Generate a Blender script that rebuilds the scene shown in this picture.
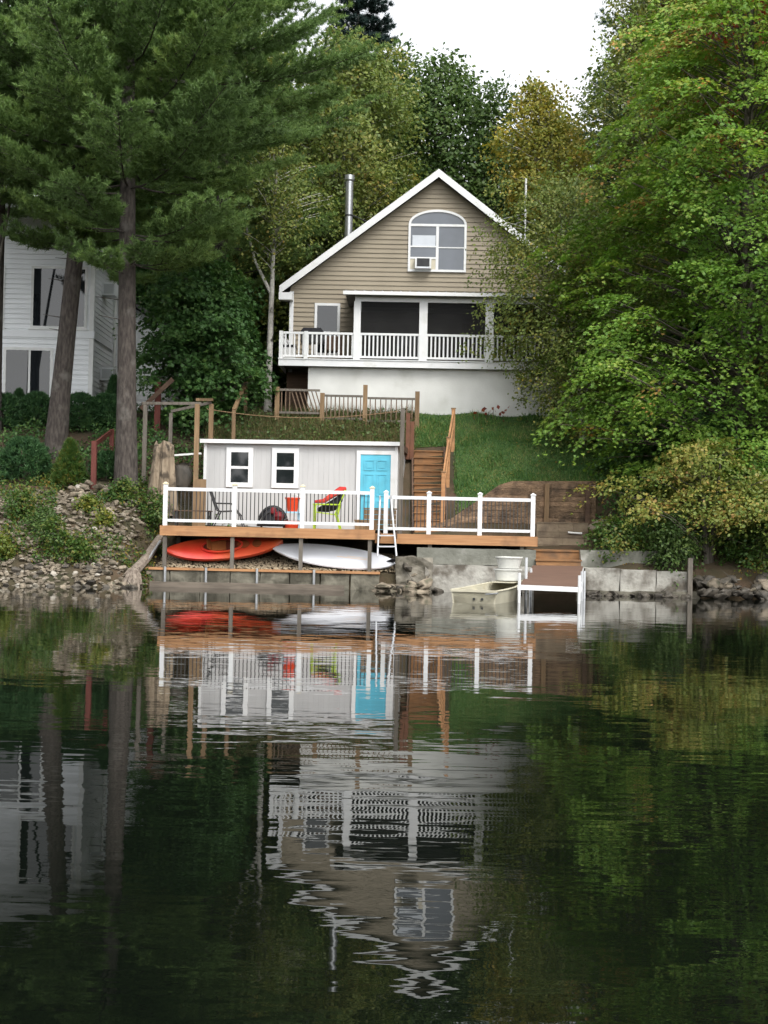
import bpy, bmesh, math, random
import numpy as np
from mathutils import Vector, Matrix, noise as mnoise

for o in list(bpy.data.objects):
    bpy.data.objects.remove(o)
rnd = random.Random(7)
RG = np.random.default_rng(11)
SC = bpy.context.scene
COL = SC.collection
R = math.radians

# ------------------------------------------------------------------ camera
F = 1500.0
cd = bpy.data.cameras.new("camera")
cd.lens = F * 36.0 / 1024.0
cd.sensor_width = 36.0
cd.clip_end = 2000.0
cam = bpy.data.objects.new("camera", cd)
COL.objects.link(cam)
EYE = Vector((0, 0, 1.5))
ROT = Matrix.Rotation(R(90) + math.atan(20 / F), 3, 'X') @ Matrix.Rotation(R(1.2), 3, 'Z')
cam.matrix_world = Matrix.Translation(EYE) @ ROT.to_4x4()
SC.camera = cam

# ------------------------------------------------------------------ world, sun, exposure
W = bpy.data.worlds.new("World")
SC.world = W
W.use_nodes = True
wn, wl = W.node_tree.nodes, W.node_tree.links
wn.clear()
SUN_EL, SUN_AZ = 52.0, 155.0           # degrees; azimuth clockwise from +Y (sun behind the camera, to the right)
sky = wn.new('ShaderNodeTexSky')
sky.sky_type = 'NISHITA'
sky.sun_disc = False
sky.sun_elevation = R(SUN_EL)
sky.sun_rotation = R(SUN_AZ)
sky.air_density = 1.0
sky.dust_density = 2.0
sky.ozone_density = 1.0
bw = wn.new('ShaderNodeRGBToBW')
mixw = wn.new('ShaderNodeMix')
mixw.data_type = 'RGBA'
mixw.inputs[0].default_value = 0.92     # cloud cover greys the blue
bg = wn.new('ShaderNodeBackground')
bg.inputs['Strength'].default_value = 0.15
out = wn.new('ShaderNodeOutputWorld')
wl.new(sky.outputs[0], bw.inputs[0])
wl.new(sky.outputs[0], mixw.inputs[6])
wl.new(bw.outputs[0], mixw.inputs[7])
wl.new(mixw.outputs[2], bg.inputs['Color'])
wl.new(bg.outputs[0], out.inputs['Surface'])
sl = bpy.data.lights.new("sun", 'SUN')
sl.energy = 0.6
sl.angle = R(30)
sl.color = (1.0, 0.97, 0.92)
sun = bpy.data.objects.new("sun", sl)
COL.objects.link(sun)
az, el = R(SUN_AZ), R(SUN_EL)
sdir = Vector((math.sin(az) * math.cos(el), math.cos(az) * math.cos(el), math.sin(el)))
sun.rotation_euler = sdir.to_track_quat('Z', 'Y').to_euler()
sun.location = (-20, -20, 60)
SC.view_settings.view_transform = 'Standard'
SC.view_settings.look = 'None'
SC.view_settings.gamma = 1.0
SC.view_settings.use_curve_mapping = False
SC.view_settings.exposure = 1.75
SC.render.engine = 'CYCLES'
SC.cycles.use_denoising = True
SC.cycles.max_bounces = 10
SC.cycles.diffuse_bounces = 7
SC.cycles.glossy_bounces = 3
SC.cycles.transmission_bounces = 4
SC.cycles.caustics_reflective = False
SC.cycles.caustics_refractive = False


def P(px, py, Y):
    """World point at depth Y seen at pixel (px, py) of the photograph: used to measure the place."""
    d = ROT @ Vector(((px - 384) / F, (512 - py) / F, -1.0))
    return EYE + d * (Y / d.y)


# ------------------------------------------------------------------ helpers
class MB:
    def __init__(s):
        s.v, s.f, s.smooth = [], [], False

    def add(s, vs, fs):
        b = len(s.v)
        s.v += [tuple(v) for v in vs]
        s.f += [tuple(b + i for i in f) for f in fs]
        return s

    def box(s, x0, x1, y0, y1, z0, z1):
        return s.add([(x0, y0, z0), (x1, y0, z0), (x1, y1, z0), (x0, y1, z0),
                      (x0, y0, z1), (x1, y0, z1), (x1, y1, z1), (x0, y1, z1)],
                     [(0, 3, 2, 1), (4, 5, 6, 7), (0, 1, 5, 4), (1, 2, 6, 5), (2, 3, 7, 6), (3, 0, 4, 7)])

    def beam(s, a, b, w, h, up=(0, 0, 1)):
        a, b = Vector(a), Vector(b)
        d = (b - a).normalized()
        up = Vector(up)
        if abs(d.dot(up)) > 0.98:
            up = Vector((0, 1, 0))
        sd = d.cross(up).normalized()
        u = sd.cross(d).normalized()
        vs = []
        for p in (a, b):
            for i, j in ((-1, -1), (1, -1), (1, 1), (-1, 1)):
                vs.append(p + sd * (w / 2 * i) + u * (h / 2 * j))
        return s.add(vs, [(3, 2, 1, 0), (4, 5, 6, 7), (0, 1, 5, 4), (1, 2, 6, 5), (2, 3, 7, 6), (3, 0, 4, 7)])

    def tube(s, pts, rad, n=8, caps=True):
        pts = [Vector(p) for p in pts]
        if not isinstance(rad, (list, tuple)):
            rad = [rad] * len(pts)
        vs, fs = [], []
        ref = Vector((0.13, 0.31, 0.94)).normalized()
        for i, p in enumerate(pts):
            d = (pts[min(i + 1, len(pts) - 1)] - pts[max(i - 1, 0)])
            d = d.normalized() if d.length > 1e-9 else Vector((0, 0, 1))
            r2 = ref if abs(d.dot(ref)) < 0.95 else Vector((1, 0, 0))
            a = d.cross(r2).normalized()
            b = d.cross(a)
            for k in range(n):
                t = 2 * math.pi * k / n
                vs.append(p + (a * math.cos(t) + b * math.sin(t)) * rad[i])
        for i in range(len(pts) - 1):
            for k in range(n):
                k2 = (k + 1) % n
                fs.append((i * n + k, i * n + k2, (i + 1) * n + k2, (i + 1) * n + k))
        if caps:
            fs.append(tuple(range(n))[::-1])
            fs.append(tuple((len(pts) - 1) * n + k for k in range(n)))
        s.smooth = True
        return s.add(vs, fs)

    def prism(s, poly, y0, y1):
        """poly: (x, z) outline, extruded along y"""
        n = len(poly)
        vs = [(x, y0, z) for x, z in poly] + [(x, y1, z) for x, z in poly]
        fs = [tuple(range(n)), tuple(range(2 * n - 1, n - 1, -1))]
        fs += [(i, i + n, (i + 1) % n + n, (i + 1) % n) for i in range(n)]
        return s.add(vs, fs)

    def lathe(s, prof, c, n=16):
        c = Vector(c)
        vs = [c + Vector((r * math.cos(2 * math.pi * k / n), r * math.sin(2 * math.pi * k / n), z)) for r, z in prof for k in range(n)]
        fs = [(i * n + k, i * n + (k + 1) % n, (i + 1) * n + (k + 1) % n, (i + 1) * n + k)
              for i in range(len(prof) - 1) for k in range(n)]
        s.smooth = True
        return s.add(vs, fs)


ROOTM = {}


def tag(o, label=None, cat=None, group=None, kind=None):
    if label:
        o['label'] = label
    if cat:
        o['category'] = cat
    if group:
        o['group'] = group
    if kind:
        o['kind'] = kind
    return o


def thing(name, label, cat, loc, rotz=0.0, group=None):
    o = bpy.data.objects.new(name, None)
    o.empty_display_size = 0.2
    COL.objects.link(o)
    o.location = loc
    o.rotation_euler = (0, 0, rotz)
    ROOTM[o.name] = Matrix.Translation(Vector(loc)) @ Matrix.Rotation(rotz, 4, 'Z')
    return tag(o, label, cat, group)


def mesh_from(name, V, faces, smooth=False):
    me = bpy.data.meshes.new(name)
    me.from_pydata([tuple(v) for v in V], [], faces)
    me.update()
    if smooth:
        me.polygons.foreach_set('use_smooth', [True] * len(me.polygons))
    return me


def obj(name, mb, mat, parent=None, local=False, smooth=None):
    """One mesh object. World coordinates unless local=True (then those of the parent thing)."""
    V = np.array(mb.v, dtype=float)
    sm = mb.smooth if smooth is None else smooth
    if parent is None:
        c = (V.min(0) + V.max(0)) / 2
        c[2] = V[:, 2].min()
        V = V - c
    elif not local:
        M = np.array(ROOTM[parent.name].inverted())
        V = V @ M[:3, :3].T + M[:3, 3]
    me = mesh_from(name, V, mb.f, False)
    if sm:
        me.polygons.foreach_set('use_smooth', [True] * len(me.polygons))
        try:
            me.set_sharp_from_angle(angle=R(40))
        except Exception:
            pass
    me.materials.append(mat)
    o = bpy.data.objects.new(name, me)
    COL.objects.link(o)
    if parent is None:
        o.location = c
    else:
        o.parent = parent
        ROOTM[o.name] = ROOTM[parent.name]
    return o


def np_obj(name, V, tmpl_faces, k, mat, parent=None, tint=None):
    """V: (N, k, 3) copies of a k-vertex template whose faces are tmpl_faces."""
    N = V.shape[0]
    co = V.reshape(-1, 3).astype(np.float64)
    if parent is not None:
        M = np.array(ROOTM[parent.name].inverted())
        co = co @ M[:3, :3].T + M[:3, 3]
        c = None
    else:
        c = (co.min(0) + co.max(0)) / 2
        c[2] = co[:, 2].min()
        co = co - c
    lv, ls = [], []
    st = 0
    for f in tmpl_faces:
        lv += list(f)
        ls.append(st)
        st += len(f)
    lv = np.array(lv)
    L = (np.arange(N)[:, None] * k + lv[None, :]).ravel()
    S = (np.arange(N)[:, None] * st + np.array(ls)[None, :]).ravel()
    me = bpy.data.meshes.new(name)
    me.vertices.add(len(co))
    me.vertices.foreach_set('co', co.astype(np.float32).ravel())
    me.loops.add(len(L))
    me.loops.foreach_set('vertex_index', L.astype(np.int32))
    me.polygons.add(len(S))
    me.polygons.foreach_set('loop_start', S.astype(np.int32))
    me.update(calc_edges=True)
    if tint is not None:
        a = me.attributes.new('tint', 'FLOAT', 'POINT')
        a.data.foreach_set('value', np.repeat(tint, k).astype(np.float32))
    me.materials.append(mat)
    o = bpy.data.objects.new(name, me)
    COL.objects.link(o)
    if parent is not None:
        o.parent = parent
        ROOTM[o.name] = ROOTM[parent.name]
    else:
        o.location = c
    return o


def copy_tree(o, parent=None):
    kids = [c for c in COL.objects if c.parent == o]
    c = o.copy()
    COL.objects.link(c)
    if parent is not None:
        c.parent = parent
    for k in kids:
        copy_tree(k, c)
    return c


# ------------------------------------------------------------------ materials
def pm(name, c1, c2=None, scale=4.0, rough=0.7, bump=0.0, spec=0.3, metal=0.0, stretch=(1, 1, 1), c3=None, s3=1.2, t3=(0.55, 0.7), obrand=0.0, detail=6.0, bscale=None):
    m = bpy.data.materials.new(name)
    m.use_nodes = True
    n, l = m.node_tree.nodes, m.node_tree.links
    b = n['Principled BSDF']
    b.inputs['Roughness'].default_value = rough
    b.inputs['Metallic'].default_value = metal
    b.inputs['Specular IOR Level'].default_value = spec
    b.inputs['Base Color'].default_value = (*c1, 1)
    tc = n.new('ShaderNodeTexCoord')
    mp = n.new('ShaderNodeMapping')
    mp.inputs['Scale'].default_value = stretch
    l.new(tc.outputs['Object'], mp.inputs['Vector'])
    col = None
    nz = n.new('ShaderNodeTexNoise')
    nz.inputs['Scale'].default_value = scale
    nz.inputs['Detail'].default_value = detail
    l.new(mp.outputs[0], nz.inputs['Vector'])
    if c2 is not None:
        r = n.new('ShaderNodeValToRGB')
        r.color_ramp.elements[0].position = 0.35
        r.color_ramp.elements[1].position = 0.65
        r.color_ramp.elements[0].color = (*c1, 1)
        r.color_ramp.elements[1].color = (*c2, 1)
        l.new(nz.outputs['Fac'], r.inputs[0])
        col = r.outputs[0]
    if c3 is not None:
        n3 = n.new('ShaderNodeTexNoise')
        n3.inputs['Scale'].default_value = s3
        n3.inputs['Detail'].default_value = 5
        l.new(tc.outputs['Object'], n3.inputs['Vector'])
        mr = n.new('ShaderNodeMapRange')
        mr.inputs[1].default_value, mr.inputs[2].default_value = t3
        l.new(n3.outputs['Fac'], mr.inputs[0])
        mx = n.new('ShaderNodeMix')
        mx.data_type = 'RGBA'
        if col is not None:
            l.new(col, mx.inputs[6])
        else:
            mx.inputs[6].default_value = (*c1, 1)
        mx.inputs[7].default_value = (*c3, 1)
        l.new(mr.outputs[0], mx.inputs[0])
        col = mx.outputs[2]
    if obrand > 0:
        oi = n.new('ShaderNodeObjectInfo')
        hs = n.new('ShaderNodeHueSaturation')
        ma = n.new('ShaderNodeMapRange')
        ma.inputs[3].default_value = 1 - obrand
        ma.inputs[4].default_value = 1 + obrand
        l.new(oi.outputs['Random'], ma.inputs[0])
        l.new(ma.outputs[0], hs.inputs['Value'])
        if col is not None:
            l.new(col, hs.inputs['Color'])
        else:
            hs.inputs['Color'].default_value = (*c1, 1)
        col = hs.outputs[0]
    if col is not None:
        l.new(col, b.inputs['Base Color'])
    if bump > 0:
        bp = n.new('ShaderNodeBump')
        bp.inputs['Strength'].default_value = 1.0
        bp.inputs['Distance'].default_value = bump
        src = nz
        if bscale:
            src = n.new('ShaderNodeTexNoise')
            src.inputs['Scale'].default_value = bscale
            src.inputs['Detail'].default_value = 6
            l.new(mp.outputs[0], src.inputs['Vector'])
        l.new(src.outputs['Fac'], bp.inputs['Height'])
        l.new(bp.outputs[0], b.inputs['Normal'])
    return m


def leafmat(name, cols, transl=0.35, rough=0.5, patch=0.35, pscale=0.5, spec=0.3):
    """cols: [(pos, colour)...] ramp over the per-leaf tint."""
    m = bpy.data.materials.new(name)
    m.use_nodes = True
    n, l = m.node_tree.nodes, m.node_tree.links
    b = n['Principled BSDF']
    b.inputs['Roughness'].default_value = rough
    b.inputs['Specular IOR Level'].default_value = spec
    at = n.new('ShaderNodeAttribute')
    at.attribute_name = 'tint'
    tc = n.new('ShaderNodeTexCoord')
    nz = n.new('ShaderNodeTexNoise')
    nz.inputs['Scale'].default_value = pscale
    nz.inputs['Detail'].default_value = 3
    l.new(tc.outputs['Object'], nz.inputs['Vector'])
    m1 = n.new('ShaderNodeMath')
    m1.operation = 'SUBTRACT'
    m1.inputs[1].default_value = 0.5
    l.new(nz.outputs['Fac'], m1.inputs[0])
    m2 = n.new('ShaderNodeMath')
    m2.operation = 'MULTIPLY_ADD'
    m2.inputs[1].default_value = patch * 2
    l.new(m1.outputs[0], m2.inputs[0])
    l.new(at.outputs['Fac'], m2.inputs[2])
    r = n.new('ShaderNodeValToRGB')
    e = r.color_ramp.elements
    while len(e) < len(cols):
        e.new(0.5)
    for i, (p, c) in enumerate(cols):
        e[i].position = p
        e[i].color = (*c, 1)
    l.new(m2.outputs[0], r.inputs[0])
    l.new(r.outputs[0], b.inputs['Base Color'])
    tr = n.new('ShaderNodeBsdfTranslucent')
    hs = n.new('ShaderNodeHueSaturation')
    hs.inputs['Value'].default_value = 1.2
    hs.inputs['Saturation'].default_value = 1.1
    l.new(r.outputs[0], hs.inputs['Color'])
    l.new(hs.outputs[0], tr.inputs['Color'])
    mx = n.new('ShaderNodeMixShader')
    mx.inputs[0].default_value = transl
    l.new(b.outputs[0], mx.inputs[1])
    l.new(tr.outputs[0], mx.inputs[2])
    l.new(mx.outputs[0], n['Material Output'].inputs['Surface'])
    return m


WHITE = pm('white_paint', (0.70, 0.70, 0.68), (0.62, 0.63, 0.61), 3, 0.45, c3=(0.62, 0.62, 0.57), s3=1.5, t3=(0.62, 0.85))
VINYL = pm('white_vinyl', (0.70, 0.70, 0.69), (0.64, 0.65, 0.65), 2, 0.4, c3=(0.50, 0.50, 0.45), s3=2.5, t3=(0.58, 0.85))
WSIDING = pm('white_siding', (0.76, 0.78, 0.79), (0.71, 0.73, 0.74), 1.2, 0.55, c3=(0.55, 0.56, 0.52), s3=0.6, t3=(0.6, 0.9))
TAN = pm('tan_siding', (0.285, 0.243, 0.178), (0.255, 0.217, 0.158), 1.0, 0.6, c3=(0.22, 0.19, 0.14), s3=0.5, t3=(0.55, 0.85))
SHEDW = pm('pale_grey_paint', (0.46, 0.46, 0.455), (0.42, 0.42, 0.415), 1.5, 0.6, c3=(0.32, 0.315, 0.29), s3=0.8, t3=(0.6, 0.9), stretch=(2, 2, 0.4))
FOUND = pm('whitewashed_concrete', (0.64, 0.64, 0.61), (0.57, 0.57, 0.54), 1.5, 0.8, bump=0.004, bscale=30, c3=(0.44, 0.44, 0.39), s3=1.1, t3=(0.58, 0.85))
SHINGLE = pm('grey_shingle', (0.10, 0.10, 0.105), (0.16, 0.16, 0.16), 8, 0.9, bump=0.004)
METALROOF = pm('porch_metal', (0.45, 0.46, 0.47), (0.38, 0.39, 0.40), 3, 0.4, metal=0.5)
GALV = pm('galvanised_steel', (0.50, 0.51, 0.52), (0.38, 0.39, 0.40), 5, 0.38, metal=0.8, stretch=(1, 1, 0.3))
ALU = pm('aluminium', (0.62, 0.63, 0.64), (0.54, 0.55, 0.56), 6, 0.4, metal=0.6)
DARKMET = pm('dark_metal', (0.02, 0.02, 0.022), (0.035, 0.035, 0.035), 5, 0.5)
BALUST = pm('bronze_baluster', (0.045, 0.043, 0.04), None, rough=0.5)
CEDAR = pm('cedar_wood', (0.42, 0.225, 0.105), (0.33, 0.165, 0.075), 5, 0.75, bump=0.003, stretch=(0.25, 1.5, 4), c3=(0.16, 0.09, 0.05), s3=1.6, t3=(0.55, 0.8))
STEPW = pm('stair_wood', (0.29, 0.15, 0.065), (0.20, 0.10, 0.042), 4, 0.75, bump=0.003, stretch=(0.4, 2, 3), c3=(0.12, 0.075, 0.045), s3=2.2, t3=(0.5, 0.75), obrand=0.12)
TANWOOD = pm('tan_lumber', (0.235, 0.155, 0.085), (0.165, 0.105, 0.055), 4, 0.75, bump=0.003, stretch=(4, 4, 0.5), c3=(0.15, 0.105, 0.06), s3=2, obrand=0.15)
BROWNW = pm('brown_picket_wood', (.17, .115, .075), (.115, .08, .052), 5, .8)
GREYWOOD = pm('weathered_wood', (0.165, 0.145, 0.12), (0.105, 0.092, 0.075), 5, 0.85, bump=0.004, stretch=(5, 5, 0.6), c3=(0.11, 0.10, 0.085), s3=2, obrand=0.15)
DARKWOOD = pm('dark_brown_wood', (0.075, 0.045, 0.03), (0.12, 0.075, 0.05), 4, 0.8, bump=0.004, stretch=(0.5, 3, 3))
REDWOOD = pm('red_stained_wood', (0.125, 0.034, 0.025), (0.085, 0.024, 0.018), 4, 0.7, stretch=(3, 3, 0.5))
PANEL = pm('brown_weathered_panel', (0.235, 0.155, 0.095), (0.135, 0.09, 0.056), 5, 0.9, bump=0.03, bscale=12, c3=(0.075, 0.052, 0.035), s3=2.6, t3=(0.45, 0.65), stretch=(1, 1, 2))
PANEL2 = pm('grey_brown_panel', (0.22, 0.175, 0.12), (0.15, 0.115, 0.08), 3.5, 0.9, bump=0.012, bscale=14, c3=(0.10, 0.08, 0.06), s3=1.7)
CONC_PALE = pm('pale_concrete', (0.40, 0.385, 0.34), (0.29, 0.275, 0.24), 3.0, 0.9, bump=0.03, bscale=9, c3=(0.115, 0.10, 0.08), s3=1.9, t3=(0.47, 0.62))
CONC_DARK = pm('mossy_concrete', (0.20, 0.20, 0.17), (0.14, 0.14, 0.115), 2.5, 0.9, bump=0.02, bscale=10, c3=(0.34, 0.33, 0.30), s3=1.8, t3=(0.58, 0.7))
CONC_WET = pm('stained_concrete', (0.19, 0.175, 0.135), (0.115, 0.105, 0.08), 4, 0.85, bump=0.03, bscale=8, c3=(0.06, 0.055, 0.04), s3=2.2, t3=(0.45, 0.6))
STONE = pm('field_stone', (0.235, 0.195, 0.145), (0.135, 0.11, 0.08), 4, 0.85, bump=0.012, bscale=9, c3=(0.07, 0.07, 0.045), s3=2.4, t3=(0.5, 0.7), obrand=0.35)
DKSTONE = pm('wet_stone', (0.085, 0.073, 0.058), (0.045, 0.04, 0.032), 4, 0.6, bump=0.01, obrand=0.3)
PALESTONE = pm('pale_stone', (0.36, 0.33, 0.28), (0.26, 0.235, 0.195), 4, 0.85, bump=0.01, obrand=0.2)
GRAVEL = pm('pea_gravel', (0.36, 0.29, 0.19), (0.25, 0.20, 0.14), 11, 0.9, obrand=0.1)
BLUE = pm('turquoise_paint', (0.115, 0.46, 0.60), (0.095, 0.42, 0.55), 2, 0.5, c3=(.10, .36, .46), s3=2, t3=(.5, .8))
RED = pm('red_plastic', (0.66, 0.035, 0.022), (0.68, 0.075, 0.028), 1.6, 0.33, spec=0.5, c3=(0.70, 0.13, 0.035), s3=1.1, t3=(0.5, 0.75))
ORANGE = pm('dark_orange_seat', (0.30, 0.10, 0.03), (0.22, 0.06, 0.02), 3, 0.5)
REDBUCKET = pm('bright_red_plastic', (0.70, 0.07, 0.025), None, rough=0.35)
BOARDW = pm('white_board_skin', (0.62, 0.63, 0.66), (0.58, 0.59, 0.62), 1.5, 0.3, spec=0.5)
STRINGER = pm('pale_orange_print', (0.72, 0.52, 0.34), None, rough=0.4)
LIME = pm('lime_plastic', (0.42, 0.58, 0.04), (0.36, 0.52, 0.03), 3, 0.4)
BOATM = pm('cream_hull_paint', (0.52, 0.485, 0.37), (0.44, 0.41, 0.31), 2.5, 0.5, c3=(0.30, 0.25, 0.15), s3=2.2, t3=(0.58, 0.8))
TUBM = pm('white_tub_plastic', (0.64, 0.64, 0.60), (0.55, 0.55, 0.51), 2, 0.4)
DOCKW = pm('brown_dock_planks', (0.145, 0.085, 0.060), (0.105, 0.062, 0.045), 4, 0.75, stretch=(0.4, 3, 3), obrand=0.1)
BLACKC = pm('black_cloth', (0.015, 0.015, 0.018), (0.03, 0.03, 0.033), 5, 0.9)
REDC = pm('red_cloth', (0.50, 0.05, 0.03), (0.40, 0.03, 0.03), 6, 0.9)
MAROON = pm('maroon_plastic', (0.20, 0.015, 0.02), (0.14, 0.01, 0.015), 6, 0.6)
MULCH = pm('red_brown_mulch', (0.15, 0.06, 0.035), (0.09, 0.04, 0.025), 12, 0.95, bump=0.03)
BARK = pm('pine_bark', (0.085, 0.072, 0.062), (0.036, 0.030, 0.026), 7, 0.95, bump=0.04, stretch=(2.2, 2.2, 0.6), c3=(0.13, 0.12, 0.105), s3=2.5, t3=(0.55, 0.75))
BARK2 = pm('grey_bark', (0.12, 0.105, 0.085), (0.07, 0.06, 0.048), 6, 0.95, bump=0.02, stretch=(2, 2, 0.5))
BIRCH = pm('birch_bark', (0.55, 0.53, 0.48), (0.42, 0.40, 0.36), 5, 0.8, c3=(0.05, 0.045, 0.04), s3=3.5, t3=(0.58, 0.64), stretch=(1, 1, 3))
STUMPM = pm('weathered_stump', (0.30, 0.24, 0.17), (0.17, 0.13, 0.09), 5, 0.95, bump=0.03, stretch=(3, 3, 0.45), c3=(0.07, 0.055, 0.04), s3=3, t3=(0.5, 0.62))
DRIFT = pm('driftwood', (0.24, 0.20, 0.16), (0.12, 0.095, 0.075), 6, 0.9, bump=0.015, stretch=(2, 2, 2))
SOIL = None


def glassmat(name, base, rough=0.03, spec=0.6):
    m = pm(name, base, tuple(c * 1.4 + 0.002 for c in base), 0.9, rough, spec=spec)
    return m


GLASS = glassmat('dark_window_glass', (0.010, 0.012, 0.014))
GLASSB = glassmat('window_glass_with_blind', (0.16, 0.18, 0.21))
GLASSG = glassmat('grey_window_glass', (0.07, 0.08, 0.095))
BLIND = pm('pale_blind', (0.55, 0.58, 0.62), (0.5, 0.53, 0.57), 3, 0.6)
SCREEN = pm('insect_screen', (0.012, 0.012, 0.012), (0.02, 0.02, 0.02), 2, 0.6, spec=0.15)
_n, _l = SCREEN.node_tree.nodes, SCREEN.node_tree.links
_t = _n.new('ShaderNodeBsdfTransparent')
_mx = _n.new('ShaderNodeMixShader')
_mx.inputs[0].default_value = 0.45
_l.new(_n['Principled BSDF'].outputs[0], _mx.inputs[1])
_l.new(_t.outputs[0], _mx.inputs[2])
_l.new(_mx.outputs[0], _n['Material Output'].inputs['Surface'])

# ------------------------------------------------------------------ terrain
YK = np.array([-80, 20, 36, 36.8, 37.6, 38.3, 38.6, 40, 41.2, 42, 42.9, 43.5, 45.5, 47.8, 50, 60, 75, 200], float)
COLS = [
    (-80, [-4, -3, -.6, -.05, .5, 1.0, 1.15, 1.9, 2.45, 2.75, 3.2, 3.5, 4.3, 5.05, 5.2, 6.5, 10, 33]),
    (-6.9, [-4, -3, -.6, -.05, .5, 1.0, 1.15, 1.9, 2.45, 2.75, 3.2, 3.5, 4.3, 5.05, 5.2, 6.5, 10, 33]),
    (-5.9, [-4, -3, -1, -.6, -.3, .0, .42, .7, 1.3, 1.9, 2.4, 2.8, 3.9, 5.1, 5.3, 6.5, 10, 33]),
    (-5.5, [-4, -3, -1, -1, -1, -1, .42, .48, .6, 1.1, 1.7, 2.2, 3.9, 5.25, 5.35, 6.5, 10, 33]),
    (0.5, [-4, -3, -1, -1, -1, -1, .42, .5, .8, 1.2, 1.8, 2.3, 3.9, 5.3, 5.4, 6.5, 10, 33]),
    (1.9, [-4, -3, -1, -1, -1, -1, .5, .7, 1.0, 1.4, 2.0, 2.5, 4.0, 5.3, 5.4, 6.5, 10, 33]),
    (3.3, [-4, -3, -1, -1, -1, -1, .6, .8, 1.0, 1.3, 2.85, 3.1, 4.15, 5.3, 5.4, 6.5, 10, 33]),
    (5.9, [-4, -3, -1, -1, -1, -1, .65, .9, 1.1, 1.4, 2.95, 3.15, 4.2, 5.3, 5.4, 6.5, 10, 33]),
    (6.4, [-4, -3, -1, -1, -.9, .3, .72, 1.2, 1.7, 2.2, 2.8, 3.0, 4.1, 5.2, 5.4, 6.5, 10, 33]),
    (80, [-4, -3, -1, -1, -.9, .3, .72, 1.2, 1.7, 2.2, 2.7, 3.0, 4.1, 5.2, 5.4, 6.5, 10, 33]),
]
CX = np.array([c[0] for c in COLS], float)
CZ = np.array([c[1] for c in COLS], float)
YK2 = np.unique(np.concatenate([YK, [42.5, 42.64]]))
CZ = np.array([np.interp(YK2, YK, z) for z in CZ])
YK = YK2
for ci in range(len(CX)):
    if 3.0 < CX[ci] < 6.0:                       # ground held back by the retaining wall
        CZ[ci][list(YK).index(42.5)] = 1.45
        CZ[ci][list(YK).index(42.64)] = 2.80
    if -5.6 < CX[ci] < 0.6:                      # gravel banked up under the deck
        CZ[ci][list(YK).index(40)] = .80
        CZ[ci][list(YK).index(41.2)] = 1.0


def ground(x, y):
    x = float(x)
    zs = [np.interp(y, YK, CZ[i]) for i in range(len(CX))]
    return float(np.interp(x, CX, zs))


xs = np.unique(np.concatenate([np.linspace(-90, -16, 20), np.linspace(-16, 16, 110), np.linspace(16, 90, 20), CX]))
ys = np.unique(np.concatenate([np.linspace(-80, 34, 12), np.linspace(34, 52, 110), np.linspace(52, 200, 60), YK]))
mb = MB()
for j, y in enumerate(ys):
    for i, x in enumerate(xs):
        n_ = mnoise.noise(Vector((x * .9, y * .9, 3))) * 0.07 + mnoise.noise(Vector((x * .2, y * .2, 9))) * 0.15 * (1 if y > 52 else 0)
        mb.v.append((x, y, ground(x, y) + n_))
nx = len(xs)
for j in range(len(ys) - 1):
    for i in range(nx - 1):
        a = j * nx + i
        mb.f.append((a, a + 1, a + nx + 1, a + nx))
SOIL = pm('hillside_soil', (0.085, 0.055, 0.035), (0.050, 0.042, 0.022), 1.6, 0.95, bump=0.04, bscale=6, c3=(0.040, 0.038, 0.020), s3=0.5, t3=(0.45, 0.65))
tag(obj('terrain', mb, SOIL, smooth=True), kind='structure')

# lawn sheet draped on the slope in front of the tan house
def lawn_in(x, y):
    if y < 42.75 or y > 48.0:
        return False
    if x < 2.05 and y < 45.7:
        return False
    return 0.62 < x < 12.5


mb = MB()
lx = np.linspace(0.55, 12.6, 62)
ly = np.linspace(42.7, 47.9, 34)
idx = {}
for j, y in enumerate(ly):
    for i, x in enumerate(lx):
        idx[(i, j)] = len(mb.v)
        mb.v.append((x, y, ground(x, y) + mnoise.noise(Vector((x * .9, y * .9, 3))) * 0.07 + 0.03))
for j in range(len(ly) - 1):
    for i in range(len(lx) - 1):
        if lawn_in(lx[i], ly[j]) and lawn_in(lx[i + 1], ly[j + 1]):
            mb.f.append((idx[i, j], idx[i + 1, j], idx[i + 1, j + 1], idx[i, j + 1]))
LAWN = pm('lawn_turf', (0.035, 0.075, 0.02), (0.055, 0.10, 0.028), 2.2, 0.95, bump=0.03, bscale=16, c3=(0.09, 0.095, 0.035), s3=0.9, t3=(0.55, 0.8))
tag(obj('lawn', mb, LAWN, smooth=True), kind='structure')

# ------------------------------------------------------------------ water
mb = MB()
mb.add([(-200, -90, 0), (200, -90, 0), (200, 55, 0), (-200, 55, 0)], [(0, 1, 2, 3)])
WATER = bpy.data.materials.new('lake_water')
WATER.use_nodes = True
n, l = WATER.node_tree.nodes, WATER.node_tree.links
b = n['Principled BSDF']
b.inputs['Base Color'].default_value = (0.0028, 0.0042, 0.0028, 1)
b.inputs['Roughness'].default_value = 0.012
b.inputs['IOR'].default_value = 1.333
b.inputs['Specular IOR Level'].default_value = 0.5
geo = n.new('ShaderNodeNewGeometry')


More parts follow.
